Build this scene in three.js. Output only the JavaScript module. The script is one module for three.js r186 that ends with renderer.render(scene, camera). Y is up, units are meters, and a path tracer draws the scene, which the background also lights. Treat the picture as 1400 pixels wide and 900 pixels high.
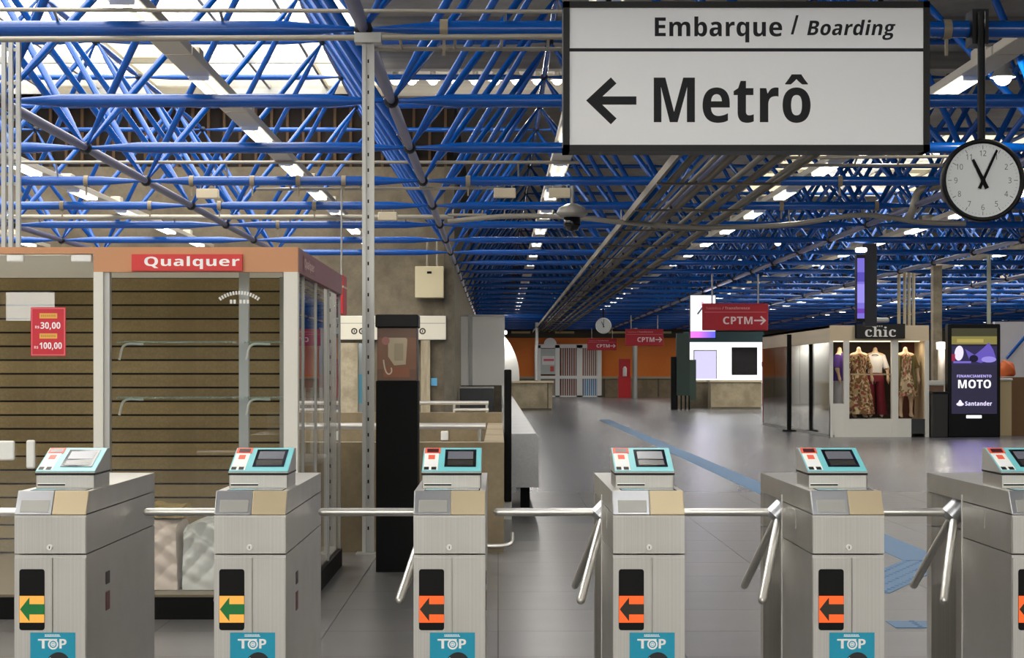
import * as THREE from 'three';
import { mergeGeometries, mergeVertices } from 'three/addons/utils/BufferGeometryUtils.js';
import { RoundedBoxGeometry } from 'three/addons/geometries/RoundedBoxGeometry.js';
import { MarchingCubes } from 'three/addons/objects/MarchingCubes.js';
import { RectAreaLightUniformsLib } from 'three/addons/lights/RectAreaLightUniformsLib.js';

// ---------------------------------------------------------------- camera, sky, exposure
const F = 2580, CX = 681, CY = 512, EYE = 1.5;              // focal length and principal point in pixels of a 1400x900 frame
const scene = new THREE.Scene();
const camera = new THREE.PerspectiveCamera(2 * Math.atan(450 / F) * 180 / Math.PI, 1400 / 900, 0.1, 400);
camera.position.set(0, EYE, 0);
camera.lookAt(0, EYE, -10);
camera.setViewOffset(1400, 900, 700 - CX, 450 - CY, 1400, 900);
scene.background = new THREE.Color().setRGB(5.8, 5.65, 5.25);   // bright hazy daylight
const renderer = new THREE.WebGLRenderer({ antialias: true });
renderer.toneMapping = THREE.LinearToneMapping;
renderer.toneMappingExposure = 1.12;
renderer.shadowMap.enabled = true;
RectAreaLightUniformsLib.init();
const TUBE_LIGHT = 30;                                     // radiance of a fluorescent fitting

// ---------------------------------------------------------------- helpers
let seed = 12345;
const rnd = () => { seed = (seed * 1664525 + 1013904223) >>> 0; return seed / 4294967296; };
const wx = (px, D) => (px - CX) * D / F, wy = (py, D) => EYE - (py - CY) * D / F;   // real position of something seen at a pixel, standing D metres away
const used = new Map();
function numbered(n) { const k = used.get(n) ?? 0; used.set(n, k + 1); return k ? `${n}_${String(k).padStart(3, '0')}` : n; }
function tag(o, label, category, group, kind) {
  if (label) o.userData.label = label;
  if (category) o.userData.category = category;
  if (group) o.userData.group = group;
  if (kind) o.userData.kind = kind;
  return o;
}
function thing(name, label, category, [x, y, z] = [0, 0, 0], turn = 0, group) {
  const o = new THREE.Group(); o.name = numbered(name); scene.add(o);
  o.position.set(x, y, z); o.rotation.y = turn;
  return tag(o, label, category, group);
}
function mesh(name, geo, mat, parent = scene, pos, rot) {
  const m = new THREE.Mesh(geo, mat);
  m.name = parent === scene ? numbered(name) : name;
  m.castShadow = m.receiveShadow = true;
  if (pos) m.position.set(...pos);
  if (rot) m.rotation.set(...rot);
  parent.add(m); return m;
}
function struct(name, geo, mat, pos, parent = scene) {
  const m = mesh(name, geo, mat, parent, pos);
  if (parent === scene) m.userData.kind = 'structure';
  return m;
}
function copy(o, pos, label, turn) {
  const c = o.clone(); c.name = numbered(o.name.replace(/_\d{3}$/, '')); scene.add(c);
  if (pos) c.position.set(...pos);
  if (turn !== undefined) c.rotation.y = turn;
  c.userData = { ...o.userData }; if (label) c.userData.label = label;
  return c;
}
const plain = (g) => { const h = g.index ? g.toNonIndexed() : g; for (const k of Object.keys(h.attributes)) if (!['position', 'normal', 'uv'].includes(k)) h.deleteAttribute(k); return h; };
const merge = (list) => mergeGeometries(list.map(plain));
// uv in metres / s, chosen by the way each face points
function uvm(g, s = 1) {
  g = g.index ? g.toNonIndexed() : g; g.computeBoundingBox();
  const p = g.attributes.position, n = g.attributes.normal, uv = new Float32Array(p.count * 2);
  for (let i = 0; i < p.count; i++) {
    const ax = Math.abs(n.getX(i)), ay = Math.abs(n.getY(i)), az = Math.abs(n.getZ(i));
    const [u, v] = az >= ax && az >= ay ? [p.getX(i), p.getY(i)] : ax >= ay ? [p.getZ(i), p.getY(i)] : [p.getX(i), p.getZ(i)];
    uv[2 * i] = u / s; uv[2 * i + 1] = v / s;
  }
  g.setAttribute('uv', new THREE.BufferAttribute(uv, 2)); return g;
}
const cache = new Map();
const box = (w, h, d, s) => { const k = `b${w},${h},${d},${s}`; if (!cache.has(k)) cache.set(k, s ? uvm(new THREE.BoxGeometry(w, h, d), s) : new THREE.BoxGeometry(w, h, d)); return cache.get(k); };
const rbox = (w, h, d, r = 0.006, s) => { const k = `r${w},${h},${d},${r},${s}`; if (!cache.has(k)) { const g = new RoundedBoxGeometry(w, h, d, 1, Math.min(r, w / 2.01, h / 2.01, d / 2.01)); cache.set(k, s ? uvm(g, s) : g); } return cache.get(k); };
const bx = (x0, x1, y0, y1, z0, z1) => new THREE.BoxGeometry(x1 - x0, y1 - y0, z1 - z0).translate((x0 + x1) / 2, (y0 + y1) / 2, (z0 + z1) / 2);
const V = (x, y, z) => new THREE.Vector3(x, y, z);
function rod(a, b, r, seg = 10, r2 = r) {
  const d = b.clone().sub(a), g = new THREE.CylinderGeometry(r2, r, d.length(), seg);
  return g.applyQuaternion(new THREE.Quaternion().setFromUnitVectors(V(0, 1, 0), d.clone().normalize())).translate((a.x + b.x) / 2, (a.y + b.y) / 2, (a.z + b.z) / 2);
}
const tube = (pts, r, n = 24, seg = 8) => new THREE.TubeGeometry(new THREE.CatmullRomCurve3(pts.map((p) => V(...p))), n, r, seg);
function rrect(w, h, r) {
  const s = new THREE.Shape(), x = -w / 2, y = -h / 2;
  s.moveTo(x + r, y); s.lineTo(x + w - r, y); s.quadraticCurveTo(x + w, y, x + w, y + r); s.lineTo(x + w, y + h - r); s.quadraticCurveTo(x + w, y + h, x + w - r, y + h);
  s.lineTo(x + r, y + h); s.quadraticCurveTo(x, y + h, x, y + h - r); s.lineTo(x, y + r); s.quadraticCurveTo(x, y, x + r, y); return s;
}
const poly = (pts) => { const s = new THREE.Shape(); pts.forEach(([x, y], i) => (i ? s.lineTo(x, y) : s.moveTo(x, y))); s.closePath(); return s; };
const plate = (shape, t) => new THREE.ExtrudeGeometry(shape, { depth: t, bevelEnabled: false, curveSegments: 6 });
const lathe = (pts, seg = 20) => new THREE.LatheGeometry(pts.map(([r, y]) => new THREE.Vector2(r, y)), seg);

// ---------------------------------------------------------------- textures and materials
function noiseGrid(n, cells) {                              // tileable value noise
  const g = Float32Array.from({ length: cells * cells }, rnd), o = new Float32Array(n * n), sm = (t) => t * t * (3 - 2 * t);
  for (let y = 0; y < n; y++) for (let x = 0; x < n; x++) {
    const fx = x / n * cells, fy = y / n * cells, ix = fx | 0, iy = fy | 0, tx = sm(fx - ix), ty = sm(fy - iy), jx = (ix + 1) % cells, jy = (iy + 1) % cells;
    o[y * n + x] = (g[iy * cells + ix] * (1 - tx) + g[iy * cells + jx] * tx) * (1 - ty) + (g[jy * cells + ix] * (1 - tx) + g[jy * cells + jx] * tx) * ty;
  }
  return o;
}
function fbm(n, octaves) { const o = new Float32Array(n * n); let t = 0; for (const [c, w] of octaves) { const g = noiseGrid(n, c); for (let i = 0; i < o.length; i++) o[i] += g[i] * w; t += w; } return o.map((v) => v / t); }
function stretch(o, n, kx, ky) { const r = new Float32Array(n * n); for (let y = 0; y < n; y++) for (let x = 0; x < n; x++) r[y * n + x] = o[((y * ky) % n) * n + (x * kx) % n]; return r; }
function dataTex(n, f, srgb = true) {
  const d = new Uint8Array(n * n * 4);
  for (let i = 0; i < n * n; i++) { const c = f(i); d[4 * i] = c[0]; d[4 * i + 1] = c[1]; d[4 * i + 2] = c[2]; d[4 * i + 3] = 255; }
  const t = new THREE.DataTexture(d, n, n); t.wrapS = t.wrapT = THREE.RepeatWrapping; t.magFilter = THREE.LinearFilter; t.minFilter = THREE.LinearMipmapLinearFilter; t.generateMipmaps = true;
  if (srgb) t.colorSpace = THREE.SRGBColorSpace; t.needsUpdate = true; return t;
}
const lerp3 = (a, b, t) => a.map((v, i) => Math.max(0, Math.min(255, v + (b[i] - v) * t)));
const nA = fbm(256, [[4, 4], [9, 3], [22, 2], [60, 1.4], [120, 1]]), nB = fbm(256, [[3, 3], [7, 2], [128, 1.6]]), nS = stretch(fbm(256, [[64, 1], [128, 1], [16, .6]]), 256, 1, 0 + 1);
const contrast = (v, k) => 0.5 + (v - 0.5) * k;
const noiseMat = (a, b, opts = {}, src = nA, k = 2) => new THREE.MeshStandardMaterial({ map: dataTex(256, (i) => lerp3(a, b, Math.max(0, Math.min(1, contrast(src[i], k))))), ...opts });
const rgb = (r, g, b) => new THREE.Color().setRGB(r / 255, g / 255, b / 255, THREE.SRGBColorSpace);
const flat = (r, g, b, rough = 0.6, o = {}) => new THREE.MeshStandardMaterial({ color: rgb(r, g, b), roughness: rough, ...o });
const inky = (r, g, b, rough, spec) => new THREE.MeshPhysicalMaterial({ color: rgb(r, g, b), roughness: rough, specularIntensity: spec });
const glow = (r, g, b, k) => new THREE.MeshStandardMaterial({ color: 0x111111, emissive: rgb(r, g, b), emissiveIntensity: k, roughness: 0.5 });

// brushed steel: fine streaks along one direction in colour and relief
const streak = (() => { const n = 256, o = new Float32Array(n * n); const row = Float32Array.from({ length: n }, rnd); for (let y = 0; y < n; y++) for (let x = 0; x < n; x++) o[y * n + x] = row[x] * 0.7 + rnd() * 0.12 + 0.18 * nB[y * n + x]; return o; })();
const streakTex = dataTex(256, (i) => lerp3([184, 182, 177], [198, 196, 192], streak[i]));
const streakRough = dataTex(256, (i) => { const v = 105 + 30 * streak[i] + 50 * (nB[i] - 0.5); return [v, v, v]; }, false);
const M = {
  steel: new THREE.MeshStandardMaterial({ map: streakTex, roughnessMap: streakRough, metalness: 0.9, roughness: 0.85 }),
  steelCap: new THREE.MeshStandardMaterial({ color: rgb(196, 199, 205), metalness: 0.85, roughness: 0.32 }),
  steelWarm: new THREE.MeshStandardMaterial({ color: rgb(208, 192, 160), metalness: 0.55, roughness: 0.42 }),
  chrome: new THREE.MeshStandardMaterial({ color: rgb(236, 234, 230), metalness: 0.8, roughness: 0.32 }),
  galv: new THREE.MeshStandardMaterial({ color: rgb(176, 176, 172), metalness: 0.55, roughness: 0.45 }),
  conduit: new THREE.MeshStandardMaterial({ color: rgb(166, 160, 148), metalness: 0.35, roughness: 0.5 }),
  tray: flat(112, 104, 92, 0.6, { metalness: 0.3 }),
  blue: new THREE.MeshPhysicalMaterial({ color: rgb(0, 80, 170), roughness: 0.22, ior: 1.55 }),
  violet: new THREE.MeshStandardMaterial({ color: rgb(96, 100, 136), roughness: 0.35, metalness: 0.3 }),
  node: flat(38, 40, 48, 0.5, { metalness: 0.4 }),
  black: inky(10, 10, 12, 0.45, 0.5), blackMatt: inky(13, 13, 14, 0.75, 0.35), darkGlass: flat(8, 9, 12, 0.08),
  white: flat(240, 240, 236, 0.5), whitePaint: flat(226, 224, 214, 0.42), whiteSign: flat(236, 238, 240, 0.4),
  red: flat(202, 30, 38, 0.42), redSign: flat(190, 24, 36, 0.4), teal: flat(120, 205, 214, 0.35),
  orangeLabel: flat(240, 96, 70, 0.45), rubber: flat(26, 27, 27, 0.8),
  glass: new THREE.MeshPhysicalMaterial({ color: 0xffffff, transmission: 1, roughness: 0.0, thickness: 0, ior: 1.5 }),
  opal: new THREE.MeshPhysicalMaterial({ color: rgb(255, 248, 230), transmission: 0.6, roughness: 1, thickness: 0 }),
  concrete: noiseMat([100, 91, 76], [128, 118, 99], { roughness: 0.8 }),
  concreteDark: noiseMat([82, 77, 67], [110, 103, 89], { roughness: 0.85 }),
  parapet: noiseMat([120, 106, 82], [150, 134, 106], { roughness: 0.7 }),
  soffit: noiseMat([150, 146, 138], [176, 172, 162], { roughness: 0.9 }),
  stone: noiseMat([150, 138, 114], [184, 172, 146], { roughness: 0.5 }),
  beige: flat(218, 204, 176, 0.55), brown: flat(72, 46, 30, 0.6),
  orangeWall: noiseMat([226, 116, 26], [236, 132, 40], { roughness: 0.55 }, nB),
  trunk: flat(60, 50, 38, 0.8),
  channel: flat(214, 206, 190, 0.5), tubeGlow: glow(255, 252, 240, 6),
};
const tmat = (canvas, o = {}) => { const t = new THREE.CanvasTexture(canvas); t.colorSpace = THREE.SRGBColorSpace; t.anisotropy = 8; return new THREE.MeshStandardMaterial({ map: t, roughness: 0.45, ...o }); };
function lit(canvas, k) { const t = new THREE.CanvasTexture(canvas); t.colorSpace = THREE.SRGBColorSpace; return new THREE.MeshStandardMaterial({ color: 0x0a0a0a, emissive: 0xffffff, emissiveMap: t, emissiveIntensity: k, roughness: 0.25 }); }
function canvas(w, h, paint) { const c = document.createElement('canvas'); c.width = w; c.height = h; const g = c.getContext('2d'); paint(g, w, h); return c; }
// text fitted into a box: left, right, baseline, capital height; slant makes an oblique
function fit(g, s, x0, x1, base, cap, { font = 'bold 200px sans-serif', slant = 0, color = '#111' } = {}) {
  g.save(); g.font = font; g.fillStyle = color; g.textBaseline = 'alphabetic'; g.textAlign = 'left';
  const w = g.measureText(s).width; g.translate(x0, base); g.transform(1, 0, -slant, 1, 0, 0); g.scale((x1 - x0) / w, cap / 143); g.fillText(s, 0, 0); g.restore();
}
const frontUV = (w, h) => new THREE.PlaneGeometry(w, h);

// ================================================================ THE SETTING
// floor: grey slabs near the turnstiles, a continuous polished floor beyond
const floorMat = noiseMat([92, 92, 96], [104, 104, 107], { roughness: 0.27 }, nB, 1.4);
const tileMats = [[97, 96, 95], [100, 98, 97], [103, 101, 99], [98, 97, 97]].map((c) => noiseMat(c.map((v) => v - 5), c.map((v) => v + 5), { roughness: 0.28 }, nB, 1.8));
const floor = struct('floor', uvm(bx(-30, 48, -0.3, -0.012, -128, 16), 3), flat(70, 68, 66, 0.6));
struct('floor_slab', uvm(bx(-30, 48, -0.012, 0, -128, -24.02), 3), floorMat, undefined, floor);
struct('floor_slab', uvm(bx(-30, 48, -0.012, 0, -6.0, 16), 3), floorMat, undefined, floor);
struct('floor_slab', uvm(bx(-30, -7.0, -0.012, 0, -24.02, -6.0), 3), floorMat, undefined, floor);
struct('floor_slab', uvm(bx(7.0, 48, -0.012, 0, -24.02, -6.0), 3), floorMat, undefined, floor);
{ const g = uvm(new THREE.BoxGeometry(0.996, 0.012, 0.996), 1.7);
  for (let i = 0; i < 14; i++) for (let k = 0; k < 18; k++) mesh('floor_tile', g, tileMats[(rnd() * 4) | 0], floor, [-6.5 + i, -0.006, -6.52 - k]); }

// blue tactile paving strips
const tactile = flat(78, 114, 150, 0.5);
function strip(label, a, b, w) {
  const dx = b[0] - a[0], dz = b[1] - a[1], L = Math.hypot(dx, dz), t = thing('tactile_strip', label, 'floor strip', [(a[0] + b[0]) / 2, 0, (a[1] + b[1]) / 2], Math.atan2(dx, dz), 'blue tactile strips on the floor');
  mesh('strip_base', new THREE.BoxGeometry(w, 0.004, L), tactile, t, [0, 0.002, 0]);
  const list = []; const n = Math.min(40, Math.floor(L / 0.12));
  for (let i = 0; i < n; i++) for (let j = 0; j < 4; j++) list.push(new THREE.CylinderGeometry(0.014, 0.02, 0.006, 6).translate((j - 1.5) * w / 4, 0.007, -L / 2 + 0.06 + i * 0.12 + Math.max(0, L - n * 0.12)));
  const d = mesh('raised_dots', merge(list), tactile, t); d.userData.kind = 'stuff';
}
strip('long blue tactile strip running back across the grey floor', [3.44, -15.2], [3.5, -62], 0.36);
strip('short blue tactile strip slanting between the two right turnstiles', [2.5, -13.0], [3.44, -15.1], 0.4);
strip('blue tactile strip crossing the floor just behind the turnstiles', [2.35, -11.3], [4.6, -11.3], 0.3);

// walls
struct('wall_far', merge([bx(-30, 48, 0, 9.0, -127, -125.2)]), M.concreteDark);
struct('wall_front', merge([bx(-30, 48, 0, 2.6, 15.6, 16), bx(-30, 48, 3.2, 4.3, 15.6, 16), bx(-30, -10.2, 2.6, 3.2, 15.6, 16), bx(-9.1, 48, 2.6, 3.2, 15.6, 16), bx(-30, 48, 8.6, 9.3, 15.6, 16), bx(-30, -20, 4.3, 8.6, 15.6, 16), bx(16, 48, 4.3, 8.6, 15.6, 16), ...[-16, -12, -8, -4, 0, 4, 8, 12].map((x) => bx(x - 0.15, x + 0.15, 4.3, 8.6, 15.6, 16))]), M.concrete);
struct('wall_left', uvm(bx(-30.4, -30, 0, 9.3, -128, 16), 3), M.concrete);
struct('wall_right', uvm(bx(48, 48.4, 0, 9.3, -128, 16), 3), M.concrete);
// concrete block on the left beyond the kiosk
const wallBlock = struct('wall_left', uvm(bx(-30, -1.18, 0, 7.0, -92, -50), 2.4), M.concrete);
struct('corner_pillar', uvm(bx(-1.43, -1.16, 0, 7.0, -50.06, -49.9), 2), M.concreteDark, undefined, wallBlock);
{ // dark ribbed cladding over it
  const g = struct('cladding', bx(-30, -1.18, 7.0, 9.0, -92, -50.3), flat(34, 26, 20, 0.85), undefined, wallBlock);
  const r = box(0.07, 2.0, 0.12);
  const rm = flat(84, 62, 40, 0.8);
  for (let i = 0; i < 52; i++) mesh('rib', r, rm, wallBlock, [-1.4 - i * 0.42, 8.0, -50.2]);
}
// roof: soffit slab with a long glazed opening on the left and a smaller one far right
const SK = { x0: -24, x1: -3.0, z0: -49.6, z1: -6 }, SR = { x0: 10, x1: 26, z0: -78, z1: -58 };
struct('ceiling', uvm(merge([
  bx(-30.4, 48.4, 9, 9.3, SK.z1, 16.4), bx(-30.4, SK.x0, 9, 9.3, SK.z0, SK.z1), bx(SK.x1, 48.4, 9, 9.3, SK.z0, SK.z1),
  bx(-30.4, 48.4, 9, 9.3, SR.z1, SK.z0), bx(-30.4, SR.x0, 9, 9.3, SR.z0, SR.z1), bx(SR.x1, 48.4, 9, 9.3, SR.z0, SR.z1), bx(-30.4, 48.4, 9, 9.3, -128, SR.z0)]), 4), M.soffit);
for (let i = 0; i < 9; i++) { const z = -14 - i * 4.29 * 1.0; struct('trim_' + (i + 1), bx(SK.x1, 12, 8.6, 9.0, z - 0.2, z + 0.2), M.soffit); }
function skylight(n, s, nx, nz) {
  const w = struct('window_' + n, merge([bx(s.x0, s.x1, 8.86, 9.0, s.z0, s.z0 + 0.1), bx(s.x0, s.x1, 8.86, 9.0, s.z1 - 0.1, s.z1)]), M.galv);
  const dx = (s.x1 - s.x0) / nx, dz = (s.z1 - s.z0) / nz, pg = box(dx - 0.08, 0.012, dz - 0.08), bar = box(0.07, 0.12, s.z1 - s.z0), cross = box(s.x1 - s.x0, 0.16, 0.09);
  for (let i = 0; i <= nx; i++) mesh('glazing_bar', bar, M.galv, w, [s.x0 + i * dx, 9.06, (s.z0 + s.z1) / 2]);
  for (let k = 1; k < nz; k++) mesh('purlin', cross, M.galv, w, [(s.x0 + s.x1) / 2, 9.04, s.z0 + k * dz]);
  for (let i = 0; i < nx; i++) for (let k = 0; k < nz; k++) mesh('pane', pg, (i * 7 + k * 5 + ((i * k) % 3)) % 5 < 2 ? M.opal : M.glass, w, [s.x0 + (i + 0.5) * dx, 9.1, s.z0 + (k + 0.5) * dz]);
}
skylight(1, SK, 14, 10); skylight(2, SR, 8, 5);

// ================================================================ ROOF SPACE FRAME
const MOD = 4.29, D0 = 16.4, X0 = -1.17, LOW = 4.5, RISE = 3.3;
const nodeX = (c) => X0 + MOD * c, nodeD = (r) => D0 + MOD * r;
{
  const frame = thing('space_frame', 'blue tubular space frame carrying the roof over the whole hall', 'roof truss');
  const taper = (L, R, tip) => lathe([[0.001, 0.08], [tip, 0.08], [tip, 0.16], [R, 0.7], [R, L - 0.7], [tip, L - 0.16], [tip, L - 0.08], [0.001, L - 0.08]], 10);
  const LD = Math.hypot(MOD / 2, MOD / 2, RISE);
  const G = { chord: taper(MOD, 0.074, 0.026), upper: taper(MOD, 0.06, 0.024), diagonal: taper(LD, 0.05, 0.022), along: taper(MOD, 0.06, 0.045), node: new THREE.IcosahedronGeometry(0.085, 1) };
  const jobs = { chord_tube: [], upper_tube: [], diagonal_tube: [], long_tube: [], node_ball: [] };
  const inside = (x, D) => (D < 49.5 ? x > -24 && x < 9 + 0.32 * D : x > -1.3 && x < 5 + 0.29 * D && x < 47) && D < 124;
  const seen = (p) => { const D = -p.z; if (D < 10) return -1e3 + D; const px = CX + p.x * F / D, py = CY - (p.y - EYE) * F / D; return px > -260 && px < 1660 && py > -420 ? -D : -1e3 - D; };
  const put = (kind, geo, mat, a, b) => jobs[kind].push({ geo, mat, a, b, k: Math.max(seen(a), b ? seen(b) : -1e9, b ? seen(a.clone().lerp(b, 0.5)) : -1e9) });
  for (let r = -3; r <= 25; r++) for (let c = -6; c <= 11; c++) {
    const x = nodeX(c), D = nodeD(r); if (!inside(x, D)) continue;
    const p = V(x, LOW, -D);
    put('node_ball', G.node, M.node, p);
    if (inside(nodeX(c + 1), D)) put('chord_tube', G.chord, M.blue, p, V(nodeX(c + 1), LOW, -D));
    if (inside(x, nodeD(r + 1))) put('long_tube', G.along, M.violet, p, V(x, LOW, -nodeD(r + 1)));
    for (const sx of [-1, 1]) for (const sz of [-1, 1]) {
      const ux = x + sx * MOD / 2, uD = D + sz * MOD / 2; if (!inside(ux, uD)) continue;
      put('diagonal_tube', G.diagonal, M.blue, p, V(ux, LOW + RISE, -uD));
    }
    const u = V(x + MOD / 2, LOW + RISE, -(D + MOD / 2));
    if (inside(u.x, -u.z)) {
      put('node_ball', G.node, M.node, u);
      if (inside(u.x + MOD, -u.z)) put('upper_tube', G.upper, M.blue, u, V(u.x + MOD, u.y, u.z));
      if (inside(u.x, -u.z + MOD)) put('upper_tube', G.upper, M.blue, u, V(u.x, u.y, u.z - MOD));
    }
  }
  const Y = V(0, 1, 0);
  for (const [kind, list] of Object.entries(jobs)) {
    list.sort((p, q) => q.k - p.k);
    const rest = new Map();
    list.forEach((j, i) => {
      const q = new THREE.Quaternion(); if (j.b) q.setFromUnitVectors(Y, j.b.clone().sub(j.a).normalize());
      if (i < 290) { const m = mesh(kind, j.geo, j.mat, frame); m.position.copy(j.a); m.quaternion.copy(q); }
      else { if (!rest.has(j.mat)) rest.set(j.mat, []); rest.get(j.mat).push(plain(j.geo).clone().applyQuaternion(q).translate(j.a.x, j.a.y, j.a.z)); }
    });
    for (const [mt, gs] of rest) { const m = mesh('distant_' + kind + 's', mergeGeometries(gs), mt, frame); m.userData.kind = 'stuff'; }
  }
}

// ================================================================ FLUORESCENT FITTINGS (a channel with twin tubes in every bay, one light each)
{
  const t = thing('fluorescent_light', 'twin fluorescent tubes under a pale channel in the roof frame', 'ceiling light', [0, 0, 0], 0, 'fluorescent lights in the roof frame');
  mesh('channel', rbox(0.3, 0.1, MOD - 0.06, 0.01), M.channel, t, [0, 0.08, 0]);
  mesh('gear_box', rbox(0.2, 0.14, 0.3, 0.02), M.channel, t, [0, 0.19, 1.2]);
  for (const s of [-1, 1]) mesh('tube', new THREE.CylinderGeometry(0.022, 0.022, 1.5, 8).rotateX(Math.PI / 2), M.tubeGlow, t, [s * 0.075, 0.0, 0]);
  for (const s of [-1, 1]) mesh('lamp_holder', box(0.22, 0.06, 0.03), M.white, t, [0, 0.01, s * 0.77]);
  let first = true;
  for (let r = -7; r <= 25; r++) for (let c = -3; c <= 9; c++) {
    const x = nodeX(c) + MOD / 2, D = nodeD(r) + 1.0;
    if (D < 49 ? (x < -13 || x > 8 + 0.3 * Math.max(0, D)) : (x < -0.5 || x > 3 + 0.285 * D)) continue;
    if (D > 122) continue;
    const y = 4.78; const o = first ? t : copy(t); first = false; o.position.set(x, y, -D);
    const l = new THREE.RectAreaLight(rgb(255, 251, 244), TUBE_LIGHT, 0.2, 1.5);
    l.position.set(x, y - 0.04, -D); l.lookAt(x, 0, -D); scene.add(l);
  }
}

// ================================================================ TURNSTILES
const stickerMat = tmat(canvas(352, 400, (g, w, h) => {
  g.fillStyle = '#129fc0'; g.fillRect(0, 0, w, h);
  g.fillStyle = '#ffffff'; fit(g, 'T', 62, 140, 124, 74, { color: '#fff' }); fit(g, 'P', 216, 288, 124, 74, { color: '#fff' });
  g.strokeStyle = '#fff'; g.lineWidth = 13; g.beginPath(); g.arc(178, 92, 34, 0, Math.PI * 2); g.stroke(); g.lineWidth = 7; g.beginPath(); g.arc(178, 92, 16, 0, Math.PI * 2); g.stroke();
  g.fillRect(60, 50, 150, 13); g.fillRect(172, 84, 12, 16); g.fillRect(166, 89, 24, 6);
  g.fillRect(112, 26, 124, 6); for (let i = 0; i < 9; i++) g.fillRect(114 + i * 13, 14, 9, 9);
  g.fillStyle = '#161a1f'; g.beginPath(); g.ellipse(214, 262, 96, 110, 0.3, 0, Math.PI * 2); g.fill();
  g.fillStyle = '#f0f4f6'; g.save(); g.translate(120, 250); g.rotate(-0.5); g.fillRect(-50, -32, 110, 70); g.restore();
}), { roughness: 0.35 });
const arrowShape = poly([[-0.045, 0], [-0.008, 0.047], [-0.008, 0.02], [0.05, 0.02], [0.05, -0.02], [-0.008, -0.02], [-0.008, -0.047]]);
const topPrint = tmat(canvas(256, 128, (g, w, h) => {
  g.fillStyle = '#2a5566'; g.fillRect(0, 0, w, h); g.fillStyle = '#5fb2bd'; g.beginPath(); g.moveTo(0, 30); g.lineTo(150, 60); g.lineTo(60, 128); g.lineTo(0, 128); g.fill();
  g.fillStyle = '#1b2433'; g.beginPath(); g.moveTo(150, 0); g.lineTo(256, 0); g.lineTo(256, 70); g.fill(); g.fillStyle = '#9ad0d8'; g.fillRect(20, 18, 90, 10);
}), { roughness: 0.2 });
const amber = { base: glow(255, 176, 70, 0.95), arrow: flat(4, 128, 62, 0.5) }, orange = { base: glow(255, 92, 22, 1.1), arrow: flat(38, 34, 14, 0.5) };
function turnstile(label, x, lamp) {
  const t = thing('turnstile', label, 'turnstile', [x, 0, -7.35], 0, 'row of turnstiles');
  // plan of the body with the pocket for the tripod on its left side
  const plan = poly([[-0.14, 0.012], [0.14, 0.012], [0.14, 1.47], [-0.14, 1.47], [-0.14, 1.38], [-0.05, 1.28], [-0.05, 0.92], [-0.14, 0.80]]);
  const up = (g) => g.rotateX(-Math.PI / 2);                // plan depth becomes -z, extrusion becomes height
  const ex = (h) => uvm(up(plate(plan, h)), 0.4);
  mesh('body', ex(0.765), M.steel, t, [0, 0.03, 0]);
  mesh('plinth', bx(-0.132, 0.132, 0, 0.03, -1.46, -0.02), M.rubber, t);
  mesh('head', ex(0.150), M.steel, t, [0, 0.800, 0]);
  // lid with sloped front edge
  const lidSide = poly([[0.058, 0.955], [0.012, 0.955], [0.07, 1.04], [1.47, 1.04], [1.47, 0.955]]);
  const lid = mesh('lid', uvm(plate(lidSide, 0.28).rotateY(Math.PI / 2).translate(-0.14, 0, 0), 0.4), M.steel, t);
  // two doors on the front
  const doorL = mesh('door', uvm(bx(-0.138, 0.009, 0.02, 0.784, -0.014, 0), 0.4), M.steel, t); mesh('door', uvm(bx(0.014, 0.138, 0.02, 0.784, -0.014, 0), 0.4), M.steel, t);
  mesh('head_panel', uvm(bx(-0.138, 0.138, 0.802, 0.944, -0.014, -0.001), 0.4), M.steel, t);
  const lock = mesh('lock', new THREE.CylinderGeometry(0.011, 0.012, 0.012, 16).rotateX(Math.PI / 2), M.chrome, t, [0.0, 0.826, 0.002]);
  mesh('keyhole', box(0.003, 0.010, 0.002), M.blackMatt, lock, [0, 0, 0.0065]);
  // signal window with arrow
  const win = mesh('signal_window', plate(rrect(0.098, 0.238, 0.012), 0.003), inky(6, 6, 7, 0.5, 0.4), t, [-0.069, 0.622, 0]);
  const lampPlate = mesh('signal_lamp', box(0.096, 0.104, 0.002), lamp.base, win, [0, -0.037, 0.0035]);
  mesh('arrow', plate(arrowShape, 0.0012), lamp.arrow, win, [-0.001, -0.037, 0.0046]);
  mesh('sticker', merge([new THREE.PlaneGeometry(0.176, 0.2)]), stickerMat, t, [0.012, 0.394, 0.0012]).userData.label = 'blue sticker reading TOP';
  // sloped caps over the front edge
  const slope = Math.atan2(0.058, 0.085), capLen = Math.hypot(0.058, 0.085);
  const cap = (x0, x1, m, name) => mesh(name, rbox(x1 - x0, capLen + 0.006, 0.01, 0.003), m, t, [(x0 + x1) / 2, 0.9965, -0.0385], [-slope, 0, 0]);
  const tray = cap(-0.139, 0.004, M.steelCap, 'coin_tray'); mesh('tray_recess', rbox(0.112, 0.056, 0.006, 0.002), M.galv, tray, [0.004, -0.018, 0.004]);
  cap(0.006, 0.139, M.steelWarm, 'cap_panel').userData.label = 'warm beige cap panel';
  mesh('top_print', box(0.22, 0.002, 0.13), M.blackMatt, t, [0.008, 1.041, -0.165]);
  mesh('top_label', new THREE.PlaneGeometry(0.212, 0.122).rotateX(-Math.PI / 2), topPrint, t, [0.008, 1.0425, -0.165]);
  // card reader
  const base = mesh('reader_base', rbox(0.236, 0.056, 0.30, 0.004), M.steel, t, [0.002, 1.067, -0.40]);
  mesh('card_slot', box(0.11, 0.006, 0.004), M.blackMatt, base, [-0.055, -0.012, 0.1505]); mesh('slot_lip', box(0.11, 0.003, 0.006), M.chrome, base, [-0.055, -0.0075, 0.152]);
  mesh('gasket', box(0.242, 0.007, 0.305), M.black, t, [0.002, 1.0985, -0.40]);
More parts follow.
